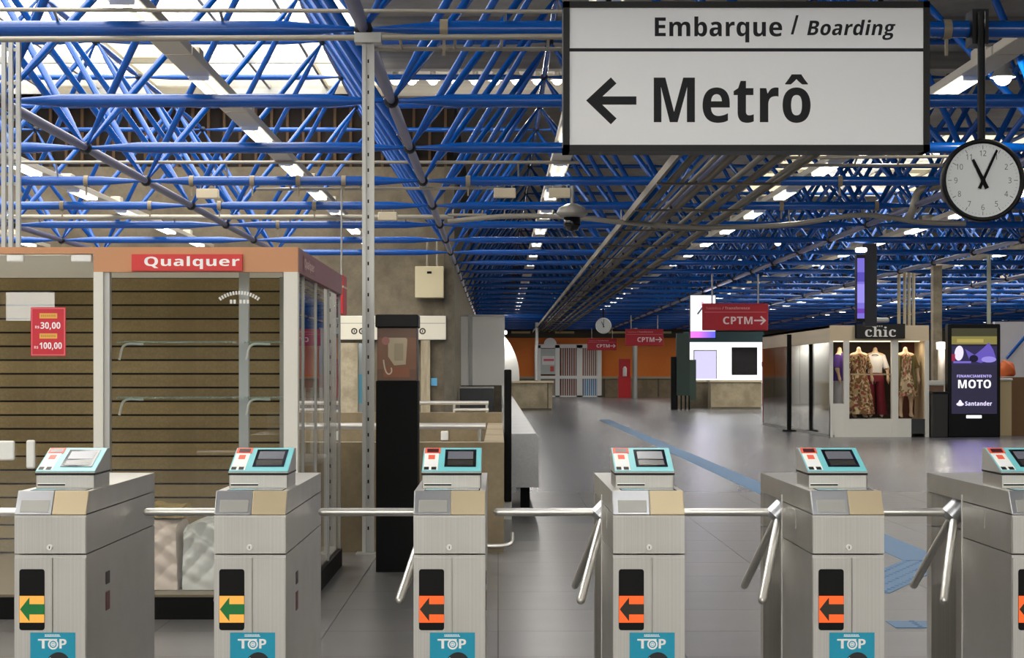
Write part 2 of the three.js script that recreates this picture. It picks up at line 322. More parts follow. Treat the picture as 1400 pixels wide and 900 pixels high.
  const wedge = poly([[0.25, 1.102], [0.25, 1.108], [0.50, 1.192], [0.55, 1.192], [0.55, 1.102]]);
  const rd = mesh('card_reader', plate(wedge, 0.24).rotateY(Math.PI / 2).translate(-0.118, 0, 0), M.galv, t);
  const face = new THREE.Group(); face.name = 'reader_face'; t.add(face); face.position.set(0.002, 1.150, -0.375); face.rotation.x = -(Math.PI / 2 - Math.atan2(0.084, 0.25));
  const fp = (n, x0, x1, y0, y1, m, lift) => mesh(n, box(x1 - x0, y1 - y0, 0.002), m, face, [(x0 + x1) / 2, (y0 + y1) / 2, lift]);
  fp('face_plate', -0.119, 0.119, -0.131, 0.131, M.teal, 0.001);
  fp('label_strip', -0.114, -0.056, -0.12, 0.124, M.white, 0.002);
  fp('red_display', -0.115, -0.05, 0.066, 0.126, M.orangeLabel, 0.0028); fp('display_window', -0.105, -0.058, 0.076, 0.116, flat(72, 14, 22, 0.3), 0.0036);
  fp('orange_key', -0.098, -0.071, 0.0, 0.046, M.orangeLabel, 0.003); fp('white_key', -0.104, -0.064, -0.07, -0.02, M.whiteSign, 0.003);
  fp('contact_strip', -0.112, -0.092, -0.118, -0.088, M.black, 0.003); fp('contact_strip', -0.082, -0.062, -0.118, -0.088, M.black, 0.003);
  fp('screen', -0.03, 0.098, -0.085, 0.108, M.darkGlass, 0.003); fp('screen_picture', -0.018, 0.086, 0.0, 0.085, flat(110, 112, 122, 0.25), 0.0036); fp('screen_footer', -0.018, 0.086, -0.07, -0.012, flat(52, 50, 44, 0.25), 0.0036);
  // warning stickers on the right-hand side
  for (const [y, h, c] of [[0.665, 0.05, flat(42, 34, 36, 0.5)], [0.57, 0.075, flat(96, 48, 46, 0.5)]]) mesh('side_sticker', box(0.002, h, 0.075), c, t, [0.1412, y, -0.41]);
  // pocket trim, hub and three arms
  mesh('pocket_edge', box(0.006, 0.96, 0.012), M.chrome, t, [-0.1405, 0.5, -0.798]);
  mesh('side_hatch', bx(-0.1425, -0.139, 0.865, 0.94, -0.60, -0.42), M.steel, t);
  const c = V(-0.115, 0.888, -1.03), ax = V(-1, -1, 0).normalize();
  const hub = mesh('hub', merge([rod(c.clone().addScaledVector(ax, -0.075), c.clone().addScaledVector(ax, 0.03), 0.05, 18), rod(c.clone().addScaledVector(ax, 0.03), c.clone().addScaledVector(ax, 0.048), 0.044, 18, 0.03)]), M.steelCap, t);
  mesh('hub_bracket', rbox(0.05, 0.10, 0.12, 0.008), flat(206, 196, 178, 0.45), t, [-0.07, 0.93, -1.03]);
  for (const [dx, dy, dz] of [[-1, 0, 0], [-0.25, -0.75, 0.612], [-0.25, -0.75, -0.612]]) {
    const d = V(dx, dy, dz).normalize(), e = c.clone().addScaledVector(d, 0.475);
    const arm = mesh('arm', merge([rod(c.clone().addScaledVector(d, 0.02), e, 0.0185, 14), new THREE.SphereGeometry(0.0185, 12, 6).translate(e.x, e.y, e.z)]), M.chrome, t);
  }
  return t;
}
const TX = (k) => -0.19 + 0.778 * (k - 3);
turnstile('steel turnstile at the far left, green arrow, in front of the shop door', TX(1), amber);
turnstile('steel turnstile with green arrow in front of the kiosk corner post', TX(2), amber);
turnstile('steel turnstile with orange arrow standing before the black totem', TX(3), orange);
turnstile('steel turnstile with orange arrow below the left end of the Metrô sign', TX(4), orange);
turnstile('steel turnstile with orange arrow in front of the clothes kiosk', TX(5), orange);
turnstile('steel turnstile cut off by the right edge below the MOTO screen', TX(6), orange);

// ================================================================ GLASS SHOP KIOSK ON THE LEFT
{
  const D = 11.52, S = F / D, kx = (px) => (px - CX) / S, ky = (py) => EYE - (py - CY) / S;
  const R = -1.223, LFT = -5.2, B = -14.8, TOP = 2.277;
  const fasciaMat = flat(204, 146, 104, 0.5), maroon = flat(128, 62, 62, 0.4);
  const k = thing('glass_kiosk', 'glass shop kiosk with orange-brown fascia and red sign on the left', 'kiosk');
  mesh('fascia', bx(kx(128), R, ky(372), TOP, -D - 0.06, -D), fasciaMat, k);
  mesh('fascia', bx(LFT, kx(128), ky(347), TOP, -D - 0.06, -D), fasciaMat, k);
  const side = mesh('side_fascia', bx(R - 0.05, R, ky(372), TOP, B, -D - 0.06), maroon, k); side.userData.label = 'maroon side fascia';
  mesh('side_lettering', new THREE.PlaneGeometry(0.75, 0.1).rotateY(Math.PI / 2), tmat(canvas(512, 64, (g) => { g.fillStyle = '#803e3e'; g.fillRect(0, 0, 512, 64); fit(g, 'Qualquer', 40, 470, 48, 36, { color: '#d8b8b0' }); })), side, [R + 0.003, 2.2, -D - 0.7]);
  mesh('roof', bx(LFT, R - 0.05, TOP - 0.05, TOP - 0.01, B, -D - 0.06), new THREE.MeshPhysicalMaterial({ color: rgb(236, 234, 226), transmission: 0.75, roughness: 0.9, thickness: 0 }), k);
  mesh('plinth', bx(LFT, R, 0, 0.135, B, -D - 0.02), M.blackMatt, k);
  mesh('kiosk_floor', bx(LFT, R - 0.03, 0.135, 0.15, B, -D - 0.04), flat(120, 108, 84, 0.6), k);
  const sign = mesh('shop_sign', bx(kx(181), kx(332), ky(371), ky(348), -D, -D + 0.025), flat(214, 44, 46, 0.4), k); sign.userData.label = 'red sign reading Qualquer';
  const sw = kx(332) - kx(181), sh = ky(348) - ky(371);
  mesh('lettering', new THREE.PlaneGeometry(sw - 0.01, sh - 0.008), tmat(canvas(1024, 156, (g, w, h) => { g.fillStyle = '#d9302f'; g.fillRect(0, 0, w, h); fit(g, 'Qualquer', 100, 1010, 112, 92, { color: '#fff' }); })), sign, [(kx(181) + kx(332)) / 2, (ky(371) + ky(348)) / 2, -D + 0.0265]);
  // white posts
  for (const [a, b, d0] of [[128, 141, 0.09], [388, 407, 0.09]]) mesh('post', bx(kx(a), kx(b), 0.135, ky(372), -D - d0, -D + 0.005), M.whitePaint, k);
  mesh('post_channel', bx(kx(141), kx(149), 0.135, ky(372), -D - 0.08, -D - 0.02), M.galv, k);
  mesh('inner_post', bx(-1.64, -1.58, 0.15, 2.2, -12.0, -11.94), flat(176, 182, 182, 0.4), k);
  mesh('inner_post', bx(-1.335, -1.30, 0.15, 2.2, -11.75, -11.70), flat(150, 156, 154, 0.4), k);
  // front panes: door bay, display bay
  const pane = (x0, x1, y0, y1) => mesh('pane', bx(x0, x1, y0, y1, -D - 0.045, -D - 0.035), M.glass, k);
  pane(LFT, -3.15, 0.15, ky(346)); pane(-3.14, kx(128), 0.15, ky(346)); pane(kx(149), kx(388), 0.15, ky(372));
  // side glazing with thin posts
  for (const z of [-D - 0.52, -D - 1.35, -D - 2.3, B]) mesh('side_post', bx(R - 0.035, R - 0.012, 0.135, ky(372), z, z + 0.03), flat(146, 146, 142, 0.4, { metalness: 0.4 }), k);
  for (const [a, b] of [[-D - 0.48, -D - 0.09], [-D - 1.31, -D - 0.52], [-D - 2.26, -D - 1.35], [B + 0.04, -D - 2.3]]) mesh('side_pane', bx(R - 0.03, R - 0.02, 0.15, ky(372), Math.min(a, b), Math.max(a, b)), M.glass, k);
  // slatted display wall: boards with dark grooves between
  const slatMats = [[134, 117, 78], [142, 124, 84], [128, 112, 76]].map((c) => noiseMat(c.map((v) => v - 16), c.map((v) => v + 10), { roughness: 0.55 }, nB, 2.4));
  const SD = 14.2, step = 0.1035; mesh('slat_backing', bx(LFT, -1.63, 0.15, 2.23, -SD - 0.05, -SD - 0.02), M.blackMatt, k);
  const bg = uvm(new THREE.BoxGeometry(-1.63 - LFT, step - 0.014, 0.02), 1.2);
  for (let i = 0; i < 20; i++) mesh('slat_board', bg, slatMats[i % 3], k, [(LFT - 1.63) / 2, 0.21 + i * step, -SD - 0.01]);
  mesh('return_panel', bx(-1.63, -1.60, 0.15, 2.23, -SD - 0.05, -SD + 0.12), flat(150, 152, 146, 0.5), k);
  // display in the side bay: shelves, a red backing strip and white display rails
  mesh('side_shelf', bx(-1.60, R - 0.05, 0.86, 0.885, -14.6, -13.2), M.galv, k);
  mesh('display_back', bx(-1.6, -1.35, 1.5, 2.05, -14.6, -14.56), flat(42, 82, 150, 0.5), k);
  mesh('display_header', bx(-1.6, -1.3, 1.36, 1.5, -14.58, -14.54), flat(150, 52, 56, 0.5), k);
  mesh('display_panel', bx(-1.56, -1.5, 0.9, 1.36, -14.3, -14.26), flat(128, 44, 58, 0.5), k);
  for (const x of [-1.47, -1.41, -1.34]) mesh('display_rail', rod(V(x, 0.9, -14.3), V(x, 1.4, -14.3), 0.014), M.white, k);
  // glass shelves on brackets
  for (const [y, x0, x1] of [[1.70, kx(150), -1.65], [1.355, kx(150), -1.65], [1.70, -1.58, -1.30], [1.355, -1.58, -1.30]]) {
    const sh = mesh('shelf', bx(x0, x1, y - 0.006, y + 0.006, -12.05, -11.72), new THREE.MeshPhysicalMaterial({ color: rgb(225, 240, 235), transmission: 0.85, roughness: 0.08, thickness: 0 }), k);
    mesh('shelf_bracket', tube([[x0 + 0.01, y - 0.11, -11.76], [x0 + 0.04, y - 0.02, -11.76], [x0 + 0.16, y - 0.012, -11.76]], 0.008, 10, 6), flat(205, 208, 202, 0.4), sh);
  }
  // white curved lettering stuck on the glass: unreadable strokes on an arc
  { const list = []; for (let i = 0; i < 15; i++) { const a = Math.PI / 2 + 0.62 - i * 0.0886; list.push(box(0.011, 0.022, 0.002).clone().rotateZ(a - Math.PI / 2).translate(-1.585 + Math.cos(a) * 0.2, 1.80 + Math.sin(a) * 0.2, -D - 0.032)); }
    for (let i = 0; i < 5; i++) list.push(box(0.014, 0.024, 0.002).clone().translate(-1.635 + i * 0.022 + (i > 1 ? 0.015 : 0), 1.945, -D - 0.032));
    mesh('glass_decal', merge(list), M.white, k); }
  // white fittings of the glass doors and lamps in the door bay
  for (const [a, b, c, d] of [[-6, 19, 603, 630], [35, 47, 602, 641]]) mesh('door_handle', rbox(kx(b) - kx(a), ky(c) - ky(d), 0.03, 0.012), M.white, k, [(kx(a) + kx(b)) / 2, (ky(c) + ky(d)) / 2, -D - 0.02]);
  for (const [a, b] of [[8, 32], [96, 125]]) mesh('door_hinge', rbox(kx(b) - kx(a), 0.05, 0.05, 0.012), M.white, k, [(kx(a) + kx(b)) / 2, ky(353), -D - 0.03]);
  // the price poster, taped to the glass
  const p = thing('price_poster', 'red price poster with yellow bands on the kiosk glass', 'poster', [kx(64.5), ky(453.5), -D - 0.028]);
  const pw = kx(88.5) - kx(40.5), ph = ky(420) - ky(487);
  mesh('sheet', box(pw, ph, 0.004), M.red, p);
  mesh('print', new THREE.PlaneGeometry(pw - 0.002, ph - 0.002), tmat(canvas(384, 544, (g, w, h) => {
    g.fillStyle = '#cf1f33'; g.fillRect(0, 0, w, h); g.strokeStyle = '#ef8a90'; g.lineWidth = 6; g.strokeRect(12, 12, w - 24, h - 24);
    g.fillStyle = '#e8b04a'; g.fillRect(96, 66, 196, 58); g.fillRect(96, 292, 196, 58);
    g.fillStyle = '#c88a30'; for (let i = 0; i < 8; i++) { g.fillRect(112 + i * 21, 84, 14, 22); g.fillRect(112 + i * 21, 310, 14, 22); }
    fit(g, 'R$', 44, 96, 236, 30, { color: '#f6d8da' }); fit(g, '30,00', 104, 330, 238, 70, { color: '#fff' }); fit(g, 'R$', 34, 84, 462, 30, { color: '#f6d8da' }); fit(g, '100,00', 92, 346, 464, 70, { color: '#fff' });
  })), p, [0, 0, 0.003]);
}
// bundles of cloth under a pale sheet on the kiosk floor
{
  function bundle(name, label, x, y, z, w, h, d, mat, s) {
    const g = new THREE.BoxGeometry(w, h, d, 40, 34, 24), p = g.attributes.position;
    for (let i = 0; i < p.count; i++) {
      const a = p.getX(i), b = p.getY(i), c = p.getZ(i), r = Math.pow(Math.min(1, Math.hypot(a / w * 1.5, c / d * 1.3)), 4), t = Math.max(0, Math.min(1, b / h + 0.5)), e = t * t * (3 - 2 * t);
      const f = 0.02 * Math.abs(Math.sin(a * 13 + b * 19 + s)) + 0.016 * Math.abs(Math.sin(a * 23 - b * 21 + c * 9 + s * 2)) + 0.008 * Math.sin(b * 51 + a * 31 + s) - 0.02;
      p.setXYZ(i, a * (1 - 0.05 * e) + f * 0.4 * e, b - (r * h * 0.13 - f * 0.9) * e, c + f * 2.4 * (0.25 + 0.75 * e) * Math.min(1, b / h * 6 + 3));
    }
    g.computeVertexNormals(); const m = mesh(name, g, mat, scene, [x, y + h / 2, z]); return tag(m, label, 'bundle');
  }
  const sheet = noiseMat([212, 196, 182], [224, 212, 200], { roughness: 0.75 }, nA, 1.2);
  bundle('cloth_bundle', 'pale crumpled cloth bundle on the kiosk floor behind the first turnstile', -2.22, 0.155, -12.02, 0.44, 0.43, 0.5, sheet, 1);
  bundle('plastic_bundle', 'grey plastic-wrapped bundle next to the pale cloth bundle', -1.825, 0.155, -12.02, 0.29, 0.42, 0.5, noiseMat([200, 203, 198], [214, 217, 212], { roughness: 0.3 }, nA, 1.2), 4);
  bundle('folded_cloth', 'folded mustard cloth lying on top of the pale bundle', -2.16, 0.60, -12.0, 0.38, 0.07, 0.34, flat(150, 128, 66, 0.8), 7);
}

// ================================================================ HANGING METRO SIGN AND CLOCK
{
  const D = 12.4, S = F / D, x0 = wx(770, D), x1 = wx(1271, D), y0 = wy(207, D), y1 = wy(2, D), w = x1 - x0, h = y1 - y0;
  const t = thing('hanging_sign', 'large white hanging sign reading Embarque / Boarding and Metrô', 'sign', [(x0 + x1) / 2, (y0 + y1) / 2, -D]);
  const fr = 0.042;
  mesh('frame', merge([bx(-w / 2, w / 2, h / 2 - fr, h / 2, -0.22, 0.01), bx(-w / 2, w / 2, -h / 2, -h / 2 + fr, -0.22, 0.01), bx(-w / 2, -w / 2 + fr, -h / 2, h / 2, -0.22, 0.01), bx(w / 2 - fr, w / 2, -h / 2, h / 2, -0.22, 0.01), bx(-w / 2, w / 2, -h / 2, h / 2, -0.22, -0.2)]), M.black, t);
  const fw = w - 2 * fr, fh = h - 2 * fr, cw = 2048, ch = Math.round(2048 * fh / fw), X = (px) => (wx(px, D) + w / 2 - (x0 + x1) / 2 - fr) / fw * cw, Yc = (py) => ((h / 2 - fr) - (wy(py, D) - (y0 + y1) / 2)) / fh * ch;
  mesh('face', new THREE.PlaneGeometry(fw, fh), tmat(canvas(cw, ch, (g) => {
    g.fillStyle = '#f3f4f6'; g.fillRect(0, 0, cw, ch); g.fillStyle = '#0c0e13'; g.fillRect(0, Yc(66), cw, Yc(70.5) - Yc(66));
    const u = cw / (1255 - 779);
    fit(g, 'Embarque', X(892), X(1071), Yc(49.5), 25 * u, { color: '#0c0e13' }); fit(g, '/', X(1081), X(1092), Yc(47), 26 * u, { color: '#0c0e13' });
    fit(g, 'Boarding', X(1101), X(1222), Yc(48), 19.5 * u, { color: '#0c0e13', slant: 0.2 });
    fit(g, 'Metrô', X(887), X(1112), Yc(167), 60 * u, { color: '#0c0e13' });
    g.strokeStyle = '#0c0e13'; g.lineWidth = 11 * u; g.lineCap = 'butt'; g.lineJoin = 'miter'; g.beginPath(); g.moveTo(X(870), Yc(137.5)); g.lineTo(X(812), Yc(137.5)); g.stroke();
    g.beginPath(); g.moveTo(X(839), Yc(110)); g.lineTo(X(809.5), Yc(137.5)); g.lineTo(X(839), Yc(166)); g.stroke();
  }), { roughness: 0.75 }), t, [0, 0, 0]);
  for (const s of [-0.9, 0.9]) mesh('hanger', rod(V(s, h / 2, -0.11), V(s, 4.423 - (y0 + y1) / 2, D - nodeD(-1)), 0.02), M.black, t);
}
function clockFace(numbers) {
  return tmat(canvas(512, 512, (g) => {
    g.fillStyle = '#d5d9da'; g.fillRect(0, 0, 512, 512); g.translate(256, 256); g.strokeStyle = '#33373a'; g.fillStyle = '#4a4e52';
    for (let i = 0; i < 60; i++) { g.save(); g.rotate(i * Math.PI / 30); g.lineWidth = i % 5 ? 1.5 : 4; g.beginPath(); g.moveTo(0, i % 5 ? -238 : -240); g.lineTo(0, i % 5 ? -230 : -214); g.stroke(); g.restore(); }
    if (numbers) for (let i = 1; i <= 12; i++) { const a = i * Math.PI / 6, s = String(i), w = s.length * 26; fit(g, s, Math.sin(a) * 186 - w / 2 * 1.0, Math.sin(a) * 186 + w / 2, -Math.cos(a) * 186 + 19, 38, { color: '#44484c', font: '200px sans-serif' }); }
  }), { roughness: 0.3 });
}
function clock(name, label, x, y, D, R, hourA, minA, rodTop, numbers) {
  const t = thing(name, label, 'clock', [x, y, -D]);
  mesh('case', lathe([[0.001, -0.2 * R], [R * 0.9, -0.2 * R], [R, -0.12 * R], [R, 0.1 * R], [R * 0.95, 0.13 * R], [R * 0.9, 0.1 * R], [R * 0.89, 0.05 * R], [0.001, 0.05 * R]], 48).rotateX(Math.PI / 2), M.black, t);
  mesh('dial', new THREE.CircleGeometry(R * 0.9, 48), clockFace(numbers), t, [0, 0, 0.055 * R]);
  const hand = (n, L, w, a, z) => mesh(n, plate(poly([[-w, -0.22 * R], [w, -0.22 * R], [w * 0.7, L], [-w * 0.7, L]]), 0.004), M.blackMatt, t, [0, 0, z], [0, 0, -a]);
  hand('hour_hand', 0.56 * R, 0.05 * R, hourA, 0.075 * R); hand('minute_hand', 0.8 * R, 0.038 * R, minA, 0.088 * R);
  mesh('hub_cap', new THREE.CylinderGeometry(0.05 * R, 0.05 * R, 0.02, 16).rotateX(Math.PI / 2), M.blackMatt, t, [0, 0, 0.09 * R]);
  if (rodTop) { mesh('hanger', rod(V(0, R * 0.98, -0.03), V(0, rodTop - y, -0.03), 0.026 + R * 0.02), M.black, t); }
  return t;
}
{
  const t = clock('wall_clock', 'large round clock with black rim hanging at the upper right', wx(1343, 16.2), wy(247, 16.2), 16.2, 0.355, -0.46, 0.43, 4.62, true);
  mesh('clamp', box(0.14, 0.3, 0.24), M.black, t, [0, 4.5 - wy(247, 16.2), -0.18]);
}

// ================================================================ PIPES, CONDUITS AND FITTINGS UNDER THE ROOF FRAME
const pipe = (label, pts, r, mat = M.conduit, n = 24, row, at = []) => {
  const t = thing('conduit', label, 'pipe', [0, 0, 0], 0, 'conduits and pipes');
  mesh('pipe', pts.length === 2 ? rod(V(...pts[0]), V(...pts[1]), r, 10) : tube(pts, r, n, 8), mat, t);
  for (const [x, y, z] of at) mesh('hanger', rod(V(x, y, z), V(x, LOW + Math.sign(y - LOW) * 0.07, -nodeD(row)), 0.014, 6), M.conduit, t);
  return t;
};
{
  const hz = (label, py, row, dD, px0, px1, r, py1 = py) => { const D = nodeD(row) + dD, P = (k) => { const p = px0 + (px1 - px0) * k; return [wx(p, D), wy(py + (py1 - py) * k, D), -D]; }; pipe(label, [P(0), P(1)], r, M.conduit, 24, row, [P(0.14), P(0.42), P(0.66), P(0.9)]); };
  hz('thin grey conduit along the top edge above the first blue tube', 13, 0, -0.15, -40, 772, 0.018, 16);
  hz('pale conduit running just below the nearest blue tube', 54, 0, -0.15, -40, 772, 0.025, 50);
  hz('thin conduit below the nearest tube beside the Metrô sign', 67, 0, 0.2, 512, 775, 0.018);
  hz('conduit between the third and fourth blue tubes on the left', 222, 3, -0.12, -40, 792, 0.026);
  hz('conduit hanging under the fourth blue tube behind the tall pole', 259, 3, 0.1, 350, 690, 0.024, 257);
  hz('cream conduit just above the sixth blue tube over the kiosk', 297, 5, -0.15, -40, 620, 0.05);
  hz('conduit below the fifth tube left of the ceiling camera', 294, 4, -0.1, 612, 665, 0.026);
  hz('grey conduit above the fourth tube left of the round clock', 216, 2, -0.1, 1060, 1300, 0.022, 214);
  hz('grey conduit above the fifth tube right of the cable tray', 226, 2, 0.3, 1065, 1310, 0.022);
  { const D = nodeD(4) - 0.12, pts = [[612, 303], [690, 296], [780, 297], [850, 304], [960, 311], [1080, 307], [1180, 294], [1260, 304], [1320, 306]].map(([a, b]) => [wx(a, D), wy(b, D), -D]);
    pipe('long sagging grey conduit carrying on past the ceiling camera', pts, 0.045, M.conduit, 50, 4, [pts[1], pts[3], pts[5], pts[6]]);
    pipe('bent grey conduit rising towards the round clock', [[1238, 302], [1246, 292], [1256, 262], [1275, 256], [1300, 250]].map(([a, b]) => [wx(a, D), wy(b, D), -D]), 0.07, M.conduit, 30, 4, [[wx(1258, D), wy(262, D), -D]]); }
  // strap bands round the tubes
  const band = new THREE.CylinderGeometry(0.086, 0.086, 0.07, 14, 1, true).rotateZ(Math.PI / 2);
  const bandMat = flat(150, 138, 116, 0.5, { side: THREE.DoubleSide });
  for (const [px, r] of [[607, 0], [118, 3], [262, 3], [345, 3], [408, 3], [470, 3], [85, 4], [205, 4], [300, 4], [430, 4], [380, 5], [640, 3], [1148, 3], [1068, 4], [1198, 4], [1294, 0]]) {
    const D = nodeD(r), t = thing('tube_clamp', 'small tan strap clamped round a blue roof tube', 'clamp', [wx(px, D), LOW, -D], 0, 'strap clamps on the roof tubes');
    mesh('band', band, bandMat, t); mesh('hanger_bolt', box(0.025, 0.16, 0.025), bandMat, t, [0, -0.15, 0]);
  }
  // junction boxes hung on rods
  for (const [px, py, D, label] of [[690, 264, nodeD(3), 'grey junction box under the blue tube left of the ceiling camera'], [765, 264, nodeD(3), 'grey junction box directly above the ceiling camera'], [284, 265, nodeD(3), 'grey junction box under a blue tube above the red shop sign'], [530, 296, nodeD(4), 'small pale junction box beside the tall perforated pole']]) {
    const t = thing('junction_box', label, 'box', [wx(px, D), wy(py, D), -D], 0, 'junction boxes under the roof');
    mesh('casing', rbox(0.34, 0.15, 0.14, 0.015), M.beige, t); for (const s of [-0.11, 0.11]) mesh('hanger', rod(V(s, 0.07, 0), V(s, LOW - 0.072 - wy(py, D), 0), 0.012, 6), M.galv, t);
  }
  // ceiling camera
  const D = nodeD(3), t = thing('dome_camera', 'grey dome security camera hanging under the blue tubes', 'camera', [wx(782, D), wy(293, D), -D]);
  mesh('bracket', rod(V(0, 0.1, 0), V(0, LOW - 0.072 - wy(293, D), 0), 0.035), M.galv, t);
  mesh('housing', lathe([[0.001, 0.16], [0.08, 0.16], [0.2, 0.1], [0.24, 0.03], [0.24, 0.0], [0.17, -0.05], [0.001, -0.05]], 28), flat(150, 146, 138, 0.4), t);
  mesh('dome', lathe([[0.001, -0.28], [0.09, -0.25], [0.13, -0.17], [0.13, -0.05], [0.001, -0.05]].reverse(), 24), M.darkGlass, t);
}
// cable tray: parallel conduits on cross bars along the roof line right of the middle
{
  const t = thing('cable_tray', 'long grey run of parallel conduits receding under the roof to the right', 'cable tray');
  const xs = [2.35, 2.5, 2.62, 2.85, 3.0, 3.3, 3.45, 3.62, 3.85], cm = [M.tray, flat(96, 86, 72, 0.7), flat(140, 134, 124, 0.6)];
  xs.forEach((x, i) => mesh('conduit', rod(V(x, 4.34 - (i % 3) * 0.05, -17.5), V(x, 4.34 - (i % 3) * 0.05, -122), [0.035, 0.05, 0.028][i % 3], 8), cm[i % 3], t));
  for (const x of [2.25, 3.95]) mesh('side_rail', bx(x - 0.02, x + 0.02, 4.2, 4.32, -122, -17.5), M.tray, t);
  for (let i = 0; i < 24; i++) { const z = -18 - i * 4.29; mesh('cross_bar', bx(2.23, 3.97, 4.17, 4.2, z - 0.04, z + 0.04), M.tray, t); }
}
// tall perforated poles
function pole(label, x, D, top) {
  const t = thing('perforated_pole', label, 'pole', [x, 0, -D], 0, 'perforated steel poles');
  for (const s of [-1, 1]) mesh('rail', bx(s * 0.034 - 0.016, s * 0.034 + 0.016, 0.01, top, -0.02, 0.02), M.galv, t);
  const web = mesh('web', bx(-0.02, 0.02, 0.01, top, -0.016, 0), M.galv, t);
  const list = []; for (let y = 0.2; y < top - 0.1; y += 0.13) list.push(bx(-0.006, 0.006, y, y + 0.03, -0.001, 0.002));
  const h = mesh('slots', merge(list), M.blackMatt, web); h.userData.kind = 'stuff';
  mesh('head_plate', box(0.22, 0.08, 0.16), M.galv, t, [0, top, 0]); mesh('foot_plate', box(0.2, 0.012, 0.2), M.galv, t, [0, 0.006, 0]);
}
pole('tall perforated steel pole rising beside the black totem', wx(503.5, 15.75), 15.75, 4.3);
{ const D = 20.2, x = wx(15, D), t = thing('lattice_mast', 'pale steel mast at the left edge behind the kiosk roof', 'mast', [x, 0, -D]);
  for (const s of [-0.075, 0, 0.08]) mesh('leg', bx(s - 0.022, s + 0.022, 0, 5.1, -0.03, 0.03), M.galv, t);
  for (let i = 0; i < 14; i++) mesh('batten', box(0.15, 0.035, 0.03), M.galv, t, [0, 0.3 + i * 0.36, -0.02]); }

// hi-bay lamps in the upper roof
{
  const proto = (label, group) => { const t = thing('bell_lamp', label, 'lamp', [0, 0, 0], 0, group);
    mesh('reflector', lathe([[0.03, 0.2], [0.05, 0.18], [0.07, 0.1], [0.14, 0.0], [0.135, 0.0], [0.06, 0.1], [0.03, 0.17]], 20), flat(200, 198, 190, 0.35, { metalness: 0.5, side: THREE.DoubleSide }), t);
    mesh('bulb', new THREE.SphereGeometry(0.1, 14, 8, 0, Math.PI * 2, Math.PI / 2, Math.PI / 2).translate(0, 0.01, 0), M.tubeGlow, t);
    mesh('stem', rod(V(0, 0.18, 0), V(0, 0.5, 0), 0.012, 6), M.galv, t); return t; };
  const a = proto('bell-shaped lamp in the bright row high above the tubes', 'row of bell lamps high under the roof'); const D = 46; let n = 0;
  for (const px of [541, 563, 592, 623, 650, 677, 706, 735, 762, 790]) { const o = n++ ? copy(a) : a; o.position.set(wx(px, D), wy(110, D), -D); o.scale.setScalar(1.25);
    const l = new THREE.PointLight(rgb(255, 246, 230), 1.5, 0, 2); l.position.set(o.position.x, o.position.y - 0.22, o.position.z); l.shadow.radius = 3; l.castShadow = true; scene.add(l); }
  const b = proto('bell lamp hanging alone right of the clock rod', undefined); b.position.set(wx(1371, 24), wy(106, 24), -24); b.scale.setScalar(1.15);
  const l = new THREE.PointLight(rgb(255, 246, 230), 6, 0, 2); l.position.set(b.position.x, b.position.y - 0.16, b.position.z); l.castShadow = true; scene.add(l);
  const c = proto('small bell lamp among the far roof tubes on the right', 'bell lamps among the far roof tubes'); n = 0;
  for (let r = 5; r < 17; r += 2) for (let q = 1; q < 7; q++) { const D = nodeD(r) + 2.4, x = nodeX(q) + 1.1; if (x > 2 + 0.27 * D || x < 3.5) continue; const o = n++ ? copy(c) : c; o.position.set(x, 5.5 + (q % 2) * 0.25, -D); }
}

// ================================================================ MIDDLE LEFT: TOTEM, STAIR PARAPET, RAILS, BARRIER
{
  const D = 14.3, x0 = wx(514, D), x1 = wx(571, D), w = x1 - x0;
  const t = thing('display_totem', 'tall black display totem with a brown picture behind the third turnstile', 'totem', [(x0 + x1) / 2, 0, -D]);
  const H = wy(430, D), a = wy(448, D), b = wy(521, D);
  mesh('body', bx(-w / 2, w / 2, 0, b, -0.34, 0), M.blackMatt, t); mesh('cap', rbox(w + 0.01, H - a, 0.36, 0.01), M.black, t, [0, (H + a) / 2, -0.17]);
  mesh('picture_box', bx(-w / 2 + 0.008, w / 2 - 0.008, b, a, -0.33, -0.02), M.black, t);
  mesh('picture', new THREE.PlaneGeometry(w - 0.02, a - b - 0.01), tmat(canvas(256, 330, (g, W, Hh) => {
    g.fillStyle = '#6b4632'; g.fillRect(0, 0, W, Hh); g.fillStyle = '#7d5238'; g.fillRect(0, 60, W, 200); g.fillStyle = '#8a4e30'; g.fillRect(40, 250, 170, 60);
    g.fillStyle = '#b9a98c'; g.beginPath(); g.moveTo(70, 60); g.lineTo(180, 60); g.quadraticCurveTo(196, 60, 196, 80); g.lineTo(186, 230); g.lineTo(110, 236); g.lineTo(70, 180); g.closePath(); g.fill();
    g.fillStyle = '#a09478'; g.fillRect(110, 96, 60, 110);
    g.strokeStyle = '#cdbda2'; g.lineWidth = 9; g.beginPath(); g.moveTo(40, 200); g.quadraticCurveTo(50, 300, 80, 290); g.quadraticCurveTo(100, 280, 90, 250); g.stroke();
    g.fillStyle = '#a86a60'; g.beginPath(); g.arc(54, 80, 26, 0, 7); g.fill();
  }), { roughness: 0.25 }), t, [0, (a + b) / 2, -0.018]);
  mesh('picture_glass', bx(-w / 2 + 0.008, w / 2 - 0.008, b + 0.002, a - 0.002, -0.012, -0.008), M.glass, t);
}
